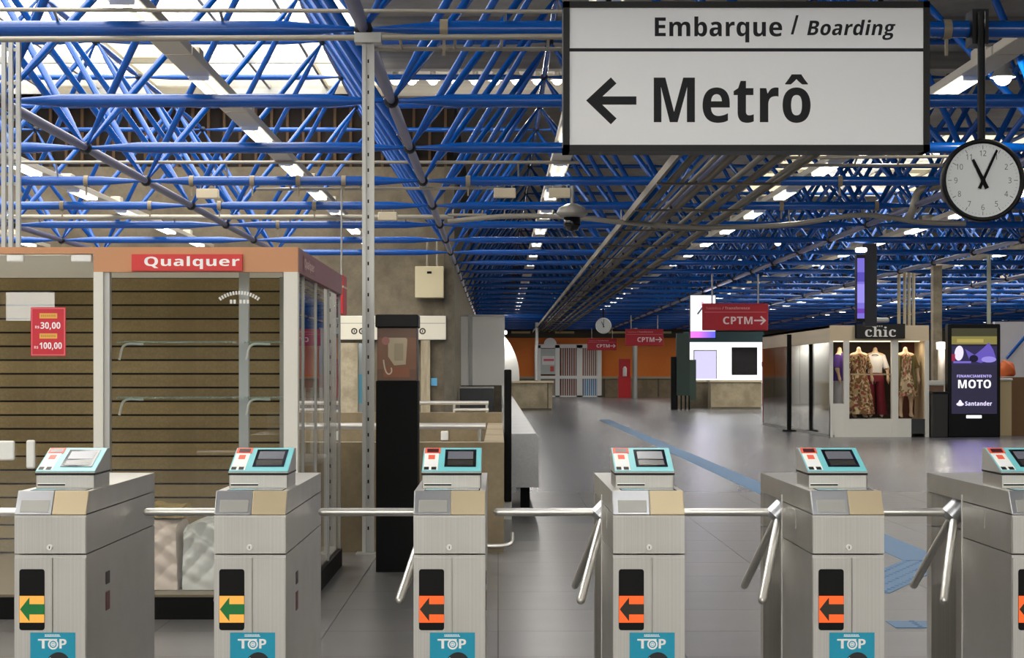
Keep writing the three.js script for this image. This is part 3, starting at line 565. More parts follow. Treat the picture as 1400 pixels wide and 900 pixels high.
{ // stairwell parapet: near wall, far wall, right-hand return
  const t = thing('stair_parapet', 'tan concrete parapet around the stairwell behind the totem', 'parapet');
  mesh('near_wall', uvm(bx(-6.2, 0.05, 0, 0.926, -16.1, -15.9), 1.8), M.parapet, t);
  mesh('return_wall', uvm(bx(-0.12, 0.05, 0, 0.926, -22.2, -16.1), 1.8), M.parapet, t);
  mesh('far_wall', uvm(bx(-6.2, 0.05, 0, 1.05, -22.4, -22.2), 1.8), M.parapet, t);
  mesh('wall_switch', rbox(0.09, 0.11, 0.03, 0.01), M.white, t, [wx(608, 22.2), wy(596, 22.2), -22.19]);
  const r = thing('handrail', 'thick pale handrail pipe above the near stair parapet', 'handrail', [0, 0, -17.4], 0);
  const y = wy(583, 17.4), x0 = wx(425, 17.4), x1 = wx(664, 17.4); mesh('pipe', rod(V(x0, y, 0), V(x1, y, 0), 0.03, 12), M.chrome, r); for (const x of [x0 + 0.2, -1.1, x1 - 0.05]) mesh('post', rod(V(x, 0, 0), V(x, y, 0), 0.02, 8), M.galv, r);
  const r2 = thing('handrail', 'thin upper handrail on the far wall of the stairwell', 'handrail', [0, 0, -22.3]);
  const y2 = wy(551, 22.3), xa = wx(540, 22.3), xb = wx(668, 22.3), xc = wx(621, 22.3), y3 = 1.06; mesh('pipe', rod(V(xa, y2, 0), V(xb, y2, 0), 0.024, 10), M.chrome, r2);
  for (const x of [xa + 0.1, xc, xb - 0.02]) mesh('post', rod(V(x, 1.05, 0), V(x, y2, 0), 0.016, 8), M.chrome, r2); mesh('lower_pipe', rod(V(xc, y3 + 0.02, 0), V(xb, y3 + 0.02, 0), 0.02, 8), M.chrome, r2);
  const f = thing('floor_rail', 'short low pipe rail at the foot of the parapet corner', 'handrail', [0, 0, -15.8]);
  mesh('pipe', tube([[wx(640, 15.8), wy(746, 15.8), 0], [wx(690, 15.8), wy(746, 15.8), 0], [wx(700, 15.8), wy(742, 15.8), 0], [wx(701, 15.8), wy(728, 15.8), 0]], 0.018, 20), M.chrome, f);
  mesh('post', rod(V(wx(660, 15.8), 0, 0), V(wx(660, 15.8), wy(746, 15.8), 0), 0.015, 8), M.chrome, f);
}
{ // long low metal guard on legs, running back
  const t = thing('metal_guard', 'long grey metal guard box on black legs beside the parapet', 'barrier', [0, 0, 0]);
  const sh = poly([[0.12, 0.30], [0.43, 0.30], [0.43, 0.84], [0.40, 0.87], [0.12, 0.87]]);
  mesh('body', uvm(plate(sh, 36).translate(0, 0, -56), 1.5), noiseMat([150, 151, 152], [168, 169, 170], { roughness: 0.38, metalness: 0.3 }, nB), t);
  for (let i = 0; i < 8; i++) mesh('leg', bx(0.24, 0.34, 0, 0.3, -20.3 - i * 5 - 0.1, -20.3 - i * 5), M.blackMatt, t);
  const b = thing('upright_slab', 'narrow upright black slab standing in front of the grey guard', 'slab', [wx(691, 19.4) + 0.025, 0, -19.4]);
  mesh('panel', rbox(0.075, 1.36, 0.5, 0.012), M.blackMatt, b, [0, 0.87, -0.2]); mesh('foot', bx(-0.04, 0.04, 0, 0.2, -0.3, -0.1), M.galv, b);
}
// things on and beside the concrete wall
{
  const D = 49.9, s = D / F, z = -D;
  const e = thing('electrical_box', 'beige electrical box high on the concrete wall', 'box', [wx(587.5, D), wy(386.5, D), z]);
  mesh('casing', rbox(39 * s, 43 * s, 0.3, 0.02), flat(206, 196, 162, 0.5), e, [0, 0, 0.15]); mesh('name_plate', box(0.12, 0.06, 0.01), M.blackMatt, e, [0, 0.25, 0.305]);
  for (const x of [-0.06, 0.2]) mesh('conduit', rod(V(x, 0.4, 0.15), V(x, 1.1, 0.15), 0.03, 8), M.conduit, e);
  const w = thing('wall_sign', 'white sign band with round pictograms on the concrete wall', 'sign', [wx(536, D), wy(448.5, D), z + 0.05]);
  mesh('board', rbox(148 * s, 33 * s, 0.08, 0.02), M.whitePaint, w); mesh('print', new THREE.PlaneGeometry(146 * s, 31 * s), tmat(canvas(1024, 216, (g, W, H) => {
    g.fillStyle = '#e4dfce'; g.fillRect(0, 0, W, H); g.fillStyle = '#8d8a80'; g.fillRect(0, 62, W, 5); g.strokeStyle = '#38342e'; g.lineWidth = 13;
    for (const x of [152, 226, 292, 806]) { g.beginPath(); g.arc(x, 140, 24, 0, 7); g.stroke(); g.fillStyle = '#38342e'; g.fillRect(x - 5, 128, 10, 24); }
  })), w, [0, 0, 0.042]);
  const r = thing('red_sign', 'narrow red sign projecting above the kiosk side', 'sign', [wx(467, 29.27), wy(404, 29.27), -29.27]); mesh('board', rbox(0.11, 0.6, 0.7, 0.01), M.red, r); mesh('stripe', box(0.116, 0.03, 0.705), M.beige, r, [0, 0.12, 0]); mesh('hanger', rod(V(0, 0.3, 0), V(0, LOW - 0.072 - wy(404, 29.27), 0), 0.015), M.galv, r);
  const c = thing('tan_column', 'pale tan concrete column below the white sign band', 'column', [wx(476, 48), 0, -48]); mesh('shaft', uvm(bx(-0.24, 0.24, 0, 2.3, -0.4, 0), 1), M.stone, c);
  const g = thing('glass_door', 'blue-tinted glass door between the kiosk and the totem', 'door', [wx(496, 48.6), 0, -48.6]); mesh('leaf', bx(-0.2, 0.2, 0, 2.3, -0.04, 0), flat(166, 176, 180, 0.3), g); mesh('notice', bx(-0.16, 0.16, 0.75, 1.5, 0, 0.01), flat(104, 176, 206, 0.5), g); mesh('frame', merge([bx(-0.24, -0.2, 0, 2.3, -0.05, 0.02), bx(0.2, 0.24, 0, 2.3, -0.05, 0.02)]), M.galv, g);
  const q = thing('wall_post', 'pale vertical post on the concrete wall right of the totem', 'post', [wx(582, D), 0, z]); mesh('shaft', bx(-0.12, 0.12, 0, 2.4, 0, 0.12), M.stone, q); mesh('notice', bx(0.14, 0.3, 1.2, 1.4, 0, 0.03), flat(92, 170, 214, 0.5), q);
  // white panels past the wall corner
  const D2 = 60, p = thing('white_partition', 'white panelled partition beyond the concrete wall corner', 'partition', [wx(660, D2), 0, -D2]);
  const h1 = wy(433, D2), h0 = wy(527, D2); for (const [a, b] of [[622, 641], [646, 690]]) mesh('panel', bx(wx(a, D2) - wx(660, D2), wx(b, D2) - wx(660, D2), h0, h1, -0.1, 0), M.white, p);
  mesh('cover_strip', bx(wx(641, D2) - wx(660, D2), wx(646, D2) - wx(660, D2), h0, h1, -0.1, 0.03), M.galv, p); mesh('top_rail', bx(wx(612, D2) - wx(660, D2), wx(690, D2) - wx(660, D2), h1, h1 + 0.06, -0.12, 0.02), M.galv, p);
  mesh('base', uvm(bx(wx(612, D2) - wx(660, D2), wx(686, D2) - wx(660, D2), 0, h0, -0.14, 0.02), 1), M.concreteDark, p);
  const k = thing('grey_cabinet', 'low dark grey cabinet in front of the white partition', 'cabinet', [-0.62, 0, -55]); mesh('carcass', rbox(0.98, wy(531, 55) , 0.6, 0.02), flat(78, 80, 84, 0.5), k, [0, wy(531, 55) / 2, 0]); mesh('worktop', box(1.0, 0.05, 0.64), M.galv, k, [0, wy(531, 55) + 0.02, 0]);
}

// ================================================================ FAR END OF THE HALL
{
  const D = 125, s = D / F, z = -125;
  // orange band and stone dado on the far wall
  const far = scene.getObjectByName('wall_far');
  mesh('orange_panel', uvm(bx(-12, wx(1120, D), wy(515, D), wy(462, D), -125.2, -125.08), 4), M.orangeWall, far);
  mesh('dado', uvm(bx(-12, wx(1130, D), 0, wy(517, D), -125.2, -124.9), 3), M.parapet, far);
  mesh('ledge', bx(-12, wx(1130, D), wy(518, D), wy(515, D), -125.2, -124.8), M.stone, far);
  for (const px of [712, 772, 845, 905]) mesh('wall_light', bx(wx(px - 13, D), wx(px + 13, D), wy(456, D), wy(453, D), -125.2, -125), flat(232, 210, 150, 0.5), far);
  for (const px of [826, 900, 925]) mesh('groove', bx(wx(px, D) - 0.05, wx(px, D) + 0.05, 0, wy(518, D), -124.9, -124.88), M.concreteDark, far);
  // white barred gate
  const gx = (px) => wx(px, D) - wx(778, D), g = thing('white_gate', 'white barred gate with notice panel in the orange far wall', 'gate', [wx(778, D), 0, -124.5]);
  const yb = wy(542, D), yt = wy(472, D), ym = wy(516, D); const bar = (a, b, y0, y1, m = M.white, n = 'frame_bar', z0 = -0.12, z1 = 0) => mesh(n, bx(gx(a), gx(b), y0, y1, z0, z1), m, g);
  for (const [a, b] of [[735, 739], [759, 765], [788, 796], [816, 822]]) bar(a, b, 0.0, yt); bar(735, 822, yt - 0.2, yt + 0.05); bar(735, 822, ym - 0.1, ym + 0.1, M.white, 'frame_bar', -0.11, 0.02); bar(735, 822, 0, yb + 0.05);
  for (let i = 0; i < 7; i++) { bar(767.5 + i * 3, 768.4 + i * 3, 0, yt, M.white, 'bar', -0.08, -0.03); bar(798 + i * 2.8, 798.9 + i * 2.8, 0, yt, M.white, 'bar', -0.08, -0.03); }
  bar(797, 816, yb, ym, flat(84, 156, 204, 0.5), 'blue_panel', -0.2, -0.1); bar(739, 759, wy(512, D), wy(477, D), flat(190, 198, 196, 0.4), 'notice_panel', -0.08, -0.04); bar(741, 758, wy(499, D), wy(487, D), flat(238, 232, 232, 0.4), 'notice', -0.04, -0.02); bar(743, 757, wy(494, D), wy(491, D), flat(214, 110, 120, 0.4), 'notice_print', -0.02, -0.01);
  bar(752, 757, wy(508, D), wy(501, D), flat(220, 90, 80, 0.5), 'notice_badge', -0.04, -0.01); bar(739, 759, 0, ym - 0.1, flat(150, 142, 126, 0.6), 'kick_panel', -0.1, -0.06);
  bar(766, 788, 0, yt - 0.2, flat(150, 92, 70, 0.7), 'back_sheet', -0.3, -0.2); bar(797, 816, ym, yt - 0.2, flat(168, 126, 110, 0.7), 'back_sheet', -0.3, -0.2);
  mesh('round_cap', new THREE.CylinderGeometry(0.42, 0.42, 0.12, 24, 1, false, -Math.PI / 2, Math.PI).rotateX(-Math.PI / 2).rotateZ(0), M.white, g, [gx(752), yt + 0.05, -0.06]);
  // white arch-edged wall in front of the orange
  const D2 = 95, a = thing('arched_white_wall', 'white wall end with a curved edge left of the orange wall', 'wall panel', [wx(684, D2), 0, -D2]), ax = (px) => wx(px, D2) - wx(684, D2);
  const sh = new THREE.Shape(); sh.moveTo(ax(660), 0); sh.lineTo(ax(710), 0); sh.lineTo(ax(710), wy(515, D2)); sh.quadraticCurveTo(ax(709.5), wy(485, D2), ax(692), wy(463, D2)); sh.lineTo(ax(684), wy(457, D2)); sh.lineTo(ax(660), wy(457, D2)); sh.closePath(); mesh('panel', plate(sh, 0.4), M.white, a);
  mesh('lamp', rbox(10 * D2 / F, 5 * D2 / F, 0.2, 0.05), M.tubeGlow, a, [ax(688), wy(455, D2), 0.5]);
  { const l = new THREE.PointLight(rgb(255, 250, 240), 12, 0, 2); l.position.set(wx(688, D2), wy(458, D2) - 0.1, -D2 + 0.8); l.castShadow = true; scene.add(l); }
  pipe('tall white curved pipe standing beside the barred gate', [[733, 520], [733, 480], [734, 465], [734, 440]].map(([p, q]) => [wx(p, 110), wy(q, 110), -110]), 0.09, M.white, 20);
  // stone counters
  function counter(name, label, D, px0, px1, pyTop, corner, deep) {
    const H = wy(pyTop, D), x0 = wx(px0, D), x1 = wx(px1, D), xm = (x0 + x1) / 2, t = thing(name, label, 'counter', [xm, 0, -D]);
    mesh('front', uvm(bx(x0 - xm, x1 - xm, 0, H - 0.08, -deep, 0), 2), M.stone, t); mesh('worktop', bx(x0 - xm - 0.06, x1 - xm + 0.06, H - 0.08, H, -deep - 0.05, 0.08), M.beige, t); mesh('base', bx(x0 - xm + 0.02, x1 - xm - 0.02, 0, 0.08, -0.03, 0.012), M.concreteDark, t);
    for (const p of corner) mesh('joint', bx(wx(p, D) - xm - 0.02, wx(p, D) - xm + 0.02, 0, H - 0.08, -0.01, 0.006), M.concreteDark, t); return t;
  }
  counter('stone_counter', 'tan stone counter left of the white barred gate', 79, 694, 755, 521, [749], 1.2);
  const c2 = counter('stone_counter', 'tan stone counter below the bright white shop screens', 82, 972, 1041, 520, [], 1.2);
  { const t = thing('angled_counter', 'angled grey counter front left of the bright shop', 'counter', [wx(950, 84), 0, -84]); mesh('front', uvm(bx(-1.0, 0.75, 0, wy(520, 84) - 0.08, -1.2, 0), 2), M.concrete, t); mesh('worktop', bx(-1.05, 0.78, wy(520, 84) - 0.08, wy(520, 84), -1.25, 0.06), M.beige, t); t.rotation.y = -0.25; }
  // fire cabinet and pillar
  const f = thing('fire_cabinet', 'red fire extinguisher cabinet against the orange wall', 'cabinet', [wx(854, 120), 0, -120]); mesh('lower', bx(-0.4, 0.4, 0, wy(515, 120), -0.4, 0), M.red, f); mesh('upper', bx(-0.36, 0.36, wy(515, 120), wy(491, 120), -0.3, 0), flat(190, 30, 36, 0.4), f); mesh('extinguisher', lathe([[0.001, 0], [0.13, 0], [0.13, 0.5], [0.05, 0.62], [0.001, 0.62]], 12), flat(236, 226, 224, 0.4), f, [0, wy(515, 120) + 0.02, 0.14]);
  const f2 = thing('fire_cabinet', 'dark red post box at the left corner of the clothes kiosk', 'cabinet', [wx(1047, 60), 0, -60]); mesh('column', bx(-0.09, 0.09, 0, wy(495, 60), -0.1, 0.1), flat(150, 34, 40, 0.5), f2); mesh('cap', rbox(0.24, 0.2, 0.24, 0.04), flat(160, 36, 42, 0.5), f2, [0, wy(498, 60), 0]);
  pipe('grey pipe column on the orange far wall beside the red cabinet', [[wx(868, 118), 0, -118], [wx(868, 118), 4.4, -118]], 0.16, M.galv);
  // hanging CPTM signs
  function cptm(label, D, px0, px1, py0, py1) {
    const w = (px1 - px0) * D / F, h = (py1 - py0) * D / F, x = wx((px0 + px1) / 2, D), y = wy((py0 + py1) / 2, D), t = thing('red_hanging_sign', label, 'sign', [x, y, -D], 0, 'red CPTM hanging signs');
    mesh('board', rbox(w, h, 0.12, 0.02), M.redSign, t); mesh('print', new THREE.PlaneGeometry(w * 0.985, h * 0.96), tmat(canvas(512, 216, (g, W, H) => {
      g.fillStyle = '#b8172a'; g.fillRect(0, 0, W, H); fit(g, 'Transferência', 24, 142, 46, 20, { color: '#d9969a', font: '200px sans-serif' }); fit(g, '/ Transference', 152, 372, 46, 22, { color: '#e4a6aa' });
      g.fillStyle = '#dd8088'; g.fillRect(12, 66, W - 24, 5); fit(g, 'CPTM', 154, 400, 168, 62, { color: '#f2dfe0' });
      g.strokeStyle = '#f2dfe0'; g.lineWidth = 13; g.beginPath(); g.moveTo(404, 138); g.lineTo(488, 138); g.moveTo(456, 104); g.lineTo(490, 138); g.lineTo(456, 172); g.stroke();
    })), t, [0, 0, 0.065]);
    for (const q of [-0.35, 0.35]) mesh('hanger', rod(V(w * q, h / 2, 0), V(w * q, LOW - 0.072 - y, 0), 0.025, 6), M.galv, t);
  }
  cptm('nearest red CPTM sign with arrow beside the white screen', nodeD(9), 960, 1050, 415, 452); cptm('middle red CPTM sign hanging before the orange wall', nodeD(18), 855, 907, 450, 473); cptm('smallest red CPTM sign hanging above the barred gate', nodeD(24), 803, 843, 463, 479);
  clock('small_clock', 'small round clock hanging left of the red CPTM signs', wx(825, nodeD(16)), wy(445.5, nodeD(16)), nodeD(16), 0.36, -0.46, 0.1, 4.43, false).children[0].material = M.white;
  // advertising screen hung beside the sign
  const DS = nodeD(12), sx0 = wx(944, DS), sx1 = wx(978, DS), sy0 = wy(462, DS), sy1 = wy(404, DS), sw = sx1 - sx0, shh = sy1 - sy0;
  const sc = thing('advert_screen', 'bright white hanging advert screen with pink strip behind the red sign', 'screen', [(sx0 + sx1) / 2, (sy0 + sy1) / 2, -DS]);
  mesh('case', rbox(sw + 0.06, shh + 0.06, 0.15, 0.02), M.black, sc, [0, 0, -0.08]);
  mesh('picture', new THREE.PlaneGeometry(sw, shh), lit(canvas(128, 220, (g, W, H) => { g.fillStyle = '#f4f4ff'; g.fillRect(0, 0, W, H); const q = g.createLinearGradient(0, 0, W, 0); q.addColorStop(0, '#ff6ad0'); q.addColorStop(1, '#4a54e8'); g.fillStyle = q; g.fillRect(0, 186, W, 34); g.strokeStyle = '#444450'; g.lineWidth = 9; g.beginPath(); g.moveTo(36, 98); g.lineTo(64, 60); g.stroke(); g.fillStyle = '#e88ab0'; g.fillRect(56, 34, 12, 22); }), 1.6), sc, [0, 0, 0.002]);
  { const l = new THREE.RectAreaLight(rgb(225, 222, 255), 1.6, sw, shh); l.position.set((sx0 + sx1) / 2, (sy0 + sy1) / 2, -DS + 0.03); l.lookAt((sx0 + sx1) / 2, (sy0 + sy1) / 2, 0); scene.add(l); }
  mesh('hanger', rod(V(0, shh / 2, -0.08), V(0, LOW - 0.072 - (sy0 + sy1) / 2, 0), 0.03), M.black, sc);
  // brightly lit shop front with two screens
  const DL = 96, b = thing('lit_shop_front', 'brightly lit white shop front with a lilac panel and a black screen', 'shop front', [wx(992, DL), 0, -DL]), bxp = (px) => wx(px, DL) - wx(992, DL);
  mesh('light_wall', bx(bxp(942), bxp(1042), wy(524, DL), wy(468, DL), -0.2, 0), glow(255, 255, 255, 1.25), b);
  mesh('lower_wall', bx(bxp(942), bxp(1042), 0, wy(524, DL), -0.2, 0), M.white, b);
  { const l = new THREE.RectAreaLight(rgb(240, 245, 255), 3, bxp(1042) - bxp(942), 1.9); l.position.set(wx(992, DL), wy(495, DL), -DL + 0.12); l.lookAt(wx(992, DL), wy(495, DL), 0); scene.add(l); }
  mesh('lilac_panel', bx(bxp(949), bxp(979), wy(518, DL), wy(480, DL), 0, 0.06), glow(214, 208, 250, 1.0), b); mesh('panel_frame', merge([bx(bxp(948), bxp(980), wy(480, DL), wy(478.6, DL), 0, 0.08), bx(bxp(948), bxp(949.2), wy(518, DL), wy(480, DL), 0, 0.08), bx(bxp(979), bxp(980), wy(518, DL), wy(480, DL), 0, 0.08)]), M.galv, b);
  mesh('black_screen', rbox(bxp(1035) - bxp(1000), wy(475, DL) - wy(513, DL), 0.12, 0.02), M.darkGlass, b, [(bxp(1035) + bxp(1000)) / 2, (wy(475, DL) + wy(513, DL)) / 2, 0.07]);
  mesh('header', bx(bxp(935), bxp(1044), wy(468, DL), wy(454, DL), -0.3, 0.1), flat(30, 62, 66, 0.3), b);
  // dark green totem with bench slats
  const g2 = thing('green_totem', 'tall dark green totem left of the lit shop front', 'totem', [wx(934, 80), 0, -80]); mesh('body', bx(-0.28, 0.28, 0.6, wy(456, 80), -0.3, 0), flat(24, 46, 42, 0.5), g2);
  for (const q of [-0.28, -0.1, 0.08, 0.24]) mesh('leg', bx(q, q + 0.06, 0, 0.6, -0.2, -0.1), M.blackMatt, g2); mesh('side_unit', bx(-0.5, -0.28, 0, wy(488, 80), -0.3, -0.05), M.blackMatt, g2); mesh('rear_unit', bx(0.28, 0.56, 0.4, wy(492, 80), -0.4, -0.1), flat(44, 62, 54, 0.5), g2);
}

// ================================================================ CLOTHES KIOSK ON THE RIGHT
const KD = 45, kX = (px) => wx(px, KD), kY = (py) => wy(py, KD);
{
  const L = kX(1135), R = kX(1270), zf = -KD, zb = -KD - 11.5, top = kY(445), bar = kY(466), sill = kY(573);
  const k = thing('clothes_kiosk', 'beige clothes kiosk with black chic sign and display windows', 'kiosk');
  mesh('fascia', bx(L, R, bar, top, zf - 0.12, zf), flat(226, 206, 174, 0.55), k); mesh('roof', bx(L, R, top - 0.06, top, zb, zf - 0.12), M.white, k);
  mesh('base_panel', bx(kX(1157), kX(1246), 0, sill, zf - 0.1, zf), M.whitePaint, k); mesh('side_base_panel', bx(L, kX(1157), 0, kY(552), zf - 0.1, zf), M.whitePaint, k); mesh('vent_panel', bx(kX(1246), kX(1266), 0.08, sill, zf - 0.1, zf - 0.02), flat(58, 58, 60, 0.25), k);
  for (const [a, b] of [[1135, 1139], [1154, 1161], [1219, 1228], [1265, 1270]]) mesh('post', bx(kX(a), kX(b), 0, bar, zf - 0.12, zf + 0.02), M.whitePaint, k);
  for (const [a, b, y0] of [[1139, 1154, kY(552)], [1161, 1219, sill], [1228, 1265, sill]]) mesh('pane', bx(kX(a), kX(b), y0, bar, zf - 0.06, zf - 0.05), M.glass, k);
  mesh('window_rail', bx(kX(1161), kX(1219), kY(512) - 0.02, kY(512) + 0.02, zf - 0.10, zf - 0.07), flat(190, 170, 130, 0.5), k);
  mesh('window_back', bx(L + 0.1, R - 0.1, 0, bar, zf - 1.5, zf - 1.4), flat(46, 32, 26, 0.7), k); mesh('window_floor', bx(L + 0.05, R - 0.05, sill - 0.1, sill - 0.02, zf - 1.4, zf - 0.1), flat(150, 126, 90, 0.6), k);
  mesh('side_curtain', bx(kX(1249), kX(1267), sill, bar, zf - 1.35, zf - 1.3), flat(84, 40, 28, 0.8), k);
  mesh('right_side', bx(R - 0.06, R, 0, top, zb, zf - 0.12), flat(196, 178, 146, 0.6), k);
  // long side: beige header over dark reflecting glass in steel mullions
  mesh('side_header', bx(L, L + 0.08, kY(468), top, zb, zf - 0.12), flat(212, 198, 176, 0.55), k);
  const mirror = new THREE.MeshStandardMaterial({ color: rgb(206, 206, 202), metalness: 1, roughness: 0.06 });
  for (let i = 0; i < 5; i++) mesh('side_pane', bx(L + 0.02, L + 0.06, 0.06, kY(468), zf - 0.14 - (i + 1) * 2.26, zf - 0.14 - i * 2.26 - 0.03), mirror, k);
  mesh('side_sill', bx(L, L + 0.1, 0, 0.06, zb, zf), M.galv, k);
  const s = mesh('name_sign', bx(kX(1169), kX(1236), kY(463), kY(443), zf, zf + 0.12), M.blackMatt, k); s.userData.label = 'black sign reading chic';
  mesh('lettering', new THREE.PlaneGeometry(kX(1236) - kX(1169) - 0.02, kY(443) - kY(463) - 0.02), tmat(canvas(512, 152, (g, W, H) => { g.fillStyle = '#141212'; g.fillRect(0, 0, W, H); fit(g, 'chic', 84, 424, 138, 104, { color: '#f2efe9', font: 'bold 200px serif' }); g.fillStyle = '#cfcac2'; for (let i = 0; i < 5; i++) g.fillRect(166 + i * 24, 14, 15, 16); })), s, [(kX(1169) + kX(1236)) / 2, (kY(463) + kY(443)) / 2, zf + 0.122]);
  mesh('sign_lamp', rbox(0.4, 0.12, 0.2, 0.04), M.galv, s, [(kX(1169) + kX(1236)) / 2, top + 0.12, zf + 0.1]);
  { const l = new THREE.RectAreaLight(rgb(255, 236, 205), 5, kX(1262) - kX(1142), 0.3); l.position.set((L + R) / 2, bar - 0.05, zf - 0.5); l.lookAt((L + R) / 2, 0, zf - 0.5); scene.add(l); mesh('window_lamp', bx(kX(1142), kX(1262), bar - 0.02, bar + 0.02, zf - 0.65, zf - 0.35), glow(255, 236, 205, 1.5), k); }
  const p = thing('black_post', 'thin black post standing beside the clothes kiosk glass side', 'post', [kX(1078) - 0.2, 0, -KD - 2.0]);
  mesh('shaft', rod(V(0, 0.03, 0), V(0, 2.55, 0), 0.06, 12), M.blackMatt, p); mesh('foot', new THREE.CylinderGeometry(0.18, 0.2, 0.04, 20), M.blackMatt, p, [0, 0.02, 0]);
  p.position.set(wx(1079, 49.6), 0, -49.6);
}
// headless shop mannequins: body meshed from a smooth union of tapered limbs
function dummyBody(bones, res = 64, half = 0.95, blend = 0.045) {
  const mc = new MarchingCubes(res, new THREE.MeshBasicMaterial(), false, false, 60000); mc.isolation = 0;
  const n = mc.size, f = mc.field, a = V(0, 0, 0), ab = V(0, 0, 0), p = V(0, 0, 0);
  const bs = bones.map(([A, B, r0, r1, sx = 1]) => ({ a: V(...A), b: V(...B), r0, r1, sx }));
  for (let z = 0; z < n; z++) for (let y = 0; y < n; y++) for (let x = 0; x < n; x++) {
    p.set((x - n / 2) / (n / 2) * half, (y - n / 2) / (n / 2) * half + 0.85, (z - n / 2) / (n / 2) * half); let e = 0;
    for (const b of bs) { ab.subVectors(b.b, b.a); a.subVectors(p, b.a); const t = Math.max(0, Math.min(1, a.dot(ab) / ab.lengthSq())); const r = b.r0 + (b.r1 - b.r0) * t; a.addScaledVector(ab, -t); a.z *= b.sx; const d = a.length() - r; e += Math.exp(-d / blend * 2); }
    f[x + y * n + z * n * n] = Math.log(e) * blend / 2;
  }
  mc.update(); const c = mc.count, g = new THREE.BufferGeometry(), pos = mc.positionArray.slice(0, c * 3), nor = mc.normalArray.slice(0, c * 3);
  for (let i = 0; i < pos.length; i += 3) { pos[i] *= half; pos[i + 1] = pos[i + 1] * half + 0.85; pos[i + 2] *= half; }
  g.setAttribute('position', new THREE.BufferAttribute(pos, 3)); g.setAttribute('normal', new THREE.BufferAttribute(nor, 3)); return mergeVertices(g);
}
const leg = (s, kx = 0, kz = 0, fx = 0) => [[[s * 0.09, 0.88, 0], [s * 0.1 + kx, 0.48, kz], 0.085, 0.055, 1], [[s * 0.1 + kx, 0.48, kz], [s * 0.1 + fx, 0.08, -0.01], 0.052, 0.034, 1], [[s * 0.1 + fx, 0.06, -0.01], [s * 0.11 + fx, 0.03, 0.12], 0.036, 0.026, 1]];
const arm = (s, ex, ez, hx, hz) => [[[s * 0.17, 1.38, 0], [s * ex, 1.1, ez], 0.05, 0.04, 1], [[s * ex, 1.1, ez], [s * hx, 0.86, hz], 0.038, 0.026, 1], [[s * hx, 0.86, hz], [s * hx, 0.75, hz + 0.02], 0.03, 0.018, 1.3]];
const trunk = [[[0, 0.92, 0], [0, 1.08, 0], 0.15, 0.115, 1.35], [[0, 1.08, 0], [0, 1.3, 0.01], 0.115, 0.145, 1.4], [[-0.1, 1.38, 0], [0.1, 1.38, 0], 0.075, 0.075, 1.1], [[0, 1.4, 0], [0, 1.54, 0], 0.055, 0.048, 1]];
const bodyA = dummyBody([...trunk, ...leg(-1), ...leg(1, 0.02, 0.04, 0.04), ...arm(-1, 0.25, 0.02, 0.26, 0.08), ...arm(1, 0.27, 0, 0.29, 0.06)]);
// a garment: elliptical rings from hem to neck
function garment(rings, seg = 28, wave = 0) {
  const pos = [], idx = [], uv = [];
  rings.forEach(([y, rx, rz, ox = 0], j) => { for (let i = 0; i <= seg; i++) { const a = i / seg * Math.PI * 2, w = 1 + wave * (1 - j / (rings.length - 1)) * Math.sin(a * 7 + j * 0.35); pos.push(ox + Math.cos(a) * rx * w, y, Math.sin(a) * rz * w); uv.push(i / seg * 2, y * 1.2); } });
  for (let j = 0; j < rings.length - 1; j++) for (let i = 0; i < seg; i++) { const p = j * (seg + 1) + i, q = p + seg + 1; idx.push(p, q, p + 1, p + 1, q, q + 1); }
  const g = new THREE.BufferGeometry(); g.setAttribute('position', new THREE.Float32BufferAttribute(pos, 3)); g.setAttribute('uv', new THREE.Float32BufferAttribute(uv, 2)); g.setIndex(idx); g.computeVertexNormals(); return g;
}
const DS = { side: THREE.DoubleSide, roughness: 0.85 };
function print(base, spots, n) { const c = canvas(256, 256, (g) => { g.fillStyle = base; g.fillRect(0, 0, 256, 256); for (let i = 0; i < n; i++) { g.fillStyle = spots[i % spots.length]; g.beginPath(); g.ellipse(rnd() * 256, rnd() * 256, 5 + rnd() * 13, 4 + rnd() * 9, rnd() * 3, 0, 7); g.fill(); } }); const t = new THREE.CanvasTexture(c); t.colorSpace = THREE.SRGBColorSpace; t.wrapS = t.wrapT = THREE.RepeatWrapping; return new THREE.MeshStandardMaterial({ map: t, ...DS }); }
